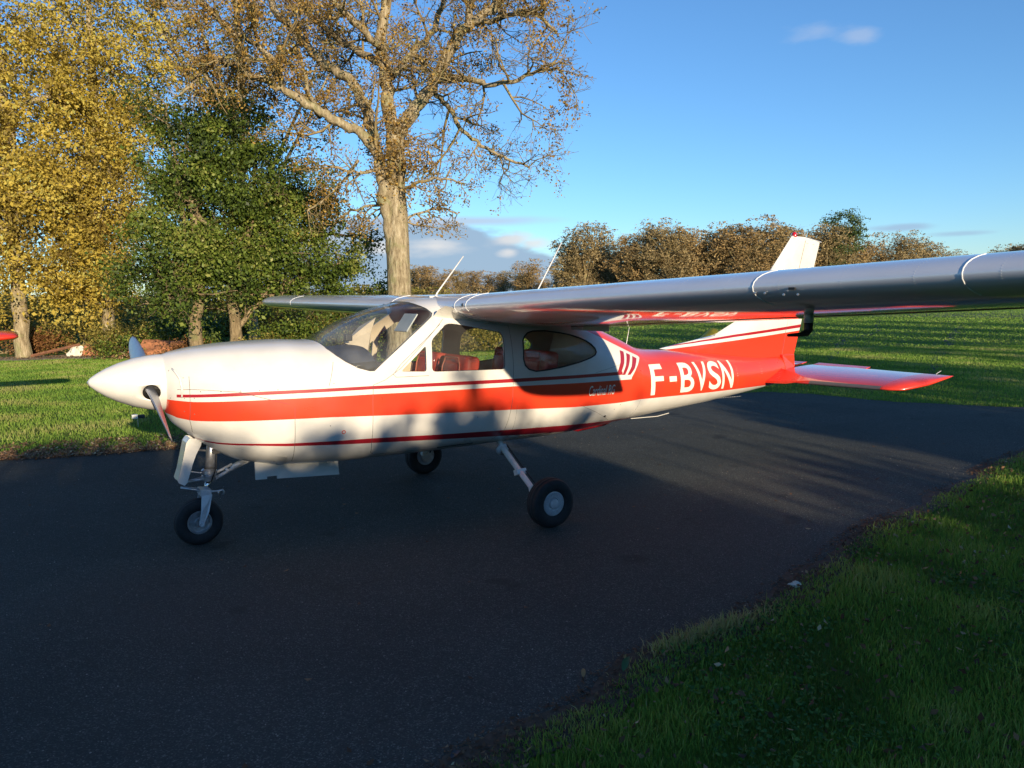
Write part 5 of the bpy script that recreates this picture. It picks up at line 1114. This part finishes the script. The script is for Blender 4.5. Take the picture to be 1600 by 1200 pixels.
oc = np.array([[1,0,0],[0,1,0],[-1,0,0],[0,-1,0],[0,0,1.0],[0,0,-1]]); fc = np.array([[0,1,4],[1,2,4],[2,3,4],[3,0,4],[1,0,5],[2,1,5],[3,2,5],[0,3,5]])
Vp = (np.column_stack([Q, .004+zz_*.4])[:,None]+oc[None]*zz_[:,None,None]*rng.uniform(.6,1.3,(len(Q),6,1))).reshape(-1,3); Fp = (fc[None]+np.arange(len(Q))[:,None,None]*6).reshape(-1,3)
M['pebble'] = simple('pebble', (.33,.31,.27), .8, 0, 0, .4, 3); tag(fast('pebbles', Vp, Fp, M['pebble'], None, False), kind='stuff')
n = 420; q = rng.uniform(0,1,n); C1 = np.column_stack([rng.uniform(-6,10,n), rng.uniform(-5,4,n), np.full(n,.012)]); C1 = C1[inside(C1[:,0], C1[:,1], poly)]
leafcards('scattered_leaves', C1, rng.uniform(.015,.05,len(C1)), M['litter'], np.clip(rng.normal(.35,.25,len(C1)),0,1), None, .75, .6, 'stuff', .5, (0,0,1))
# broad dock leaf and twigs by the tarmac edge
M['dock'] = simple('dock leaf', (.03,.085,.02), .45)
def leafblade(c, L, wd, yaw, pitch, name, label):
    V = []; F = []
    for i in range(9):
        t = i/8; h = wd*math.sin(math.pi*t**.8)*.5+.0005
        for s in (-1, 0, 1): V.append((L*t, s*h, L*(.18*math.sin(t*2.6))+abs(s)*h*.3))
    for i in range(8):
        for k in range(2): F.append((i*3+k, i*3+k+1, (i+1)*3+k+1, (i+1)*3+k))
    R_ = Matrix.Rotation(yaw,3,'Z') @ Matrix.Rotation(pitch,3,'Y'); V = [tuple(R_ @ Vector(v)+Vector(c)) for v in V]
    return tag(obj(name, V, F, M['dock']), label, 'leaf')
p = gpt(975, 3.7); leafblade((p[0],p[1],.03), .10, .036, .5, -.35, 'dock_leaf', 'broad dull green leaf standing in the near grass edge')
p = gpt(910, 3.66); M['fallen'] = simple('curled tan leaf', (.36,.19,.07), .8)
o = leafblade((p[0],p[1],.02), .075, .022, .9, -.1, 'fallen_leaf', 'curled tan leaf lying on the tarmac edge'); o.data.materials[0] = M['fallen']
p = gpt(690, 3.02); o = leafblade((p[0],p[1],.006), .06, .03, .2, -.05, 'fallen_leaf', 'dark curled leaf lying alone on the tarmac at the bottom'); o.data.materials[0] = M['dark']
# the other aeroplane, of which only a red wing tip reaches into the picture
tip = np.array([-.44, 8.0, 1.40]); A2 = thing('airplane', (-4.6, 12.6, 0), 'another airplane of which only the red wing tip shows at the left edge', 'airplane')
Rv = M['red']; d = Vector((-1, .10, .0)).normalized(); V = []; F = []; n = len(AF)
for q, k in ((0,.35),(.06,.75),(.2,.95),(1,1),(2.6,1.05),(4.2,1.1)):
    o_ = Vector(tip)+d*q+Vector((0,0,-.03*q))
    for x, z in AF: V.append((o_.x, o_.y+ (x-.3)*1.3*k, o_.z+z*1.1*k))
for i in range(5):
    for k in range(n): F.append((i*n+k, i*n+(k+1) % n, (i+1)*n+(k+1) % n, (i+1)*n+k))
F.append(tuple(range(n))[::-1]); obj('wing', V, F, Rv, A2)
MB().lathe([(0,.02),(.2,.25),(1.0,.5),(2.4,.55),(4.0,.35),(6.0,.08)], (-4.8,7.0,1.0), (0,1,.03), 20).build('fuselage', M['white'], A2, True)
b = MB(); b.add([(-4.8,12.3,1.1),(-4.8,13.2,1.1),(-4.8,13.3,2.1),(-4.8,12.8,2.1),(-4.74,12.3,1.1),(-4.74,13.2,1.1),(-4.74,13.3,2.1),(-4.74,12.8,2.1)],[(0,1,2,3),(4,7,6,5),(0,4,5,1),(1,5,6,2),(2,6,7,3),(3,7,4,0)]); b.build('vertical_fin', Rv, A2)
b = MB().tube([(-6.2,12.8,1.15),(-3.4,12.8,1.15)], .05, 4); b.build('stabilator', Rv, A2)
for s, yy in ((-1,8.9),(1,8.9),(0,7.6)):
    MB().tube([(-4.8+s*.3,yy,.6),(-4.8+s*.9,yy,.2)], .03, 6).build('leg', M['white'], A2); MB().lathe([(-.07,.1),(-.06,.19),(.06,.19),(.07,.1)], (-4.8+s*.95,yy,.19), (1,0,0), 20).build('wheel', M['rubber'], A2)
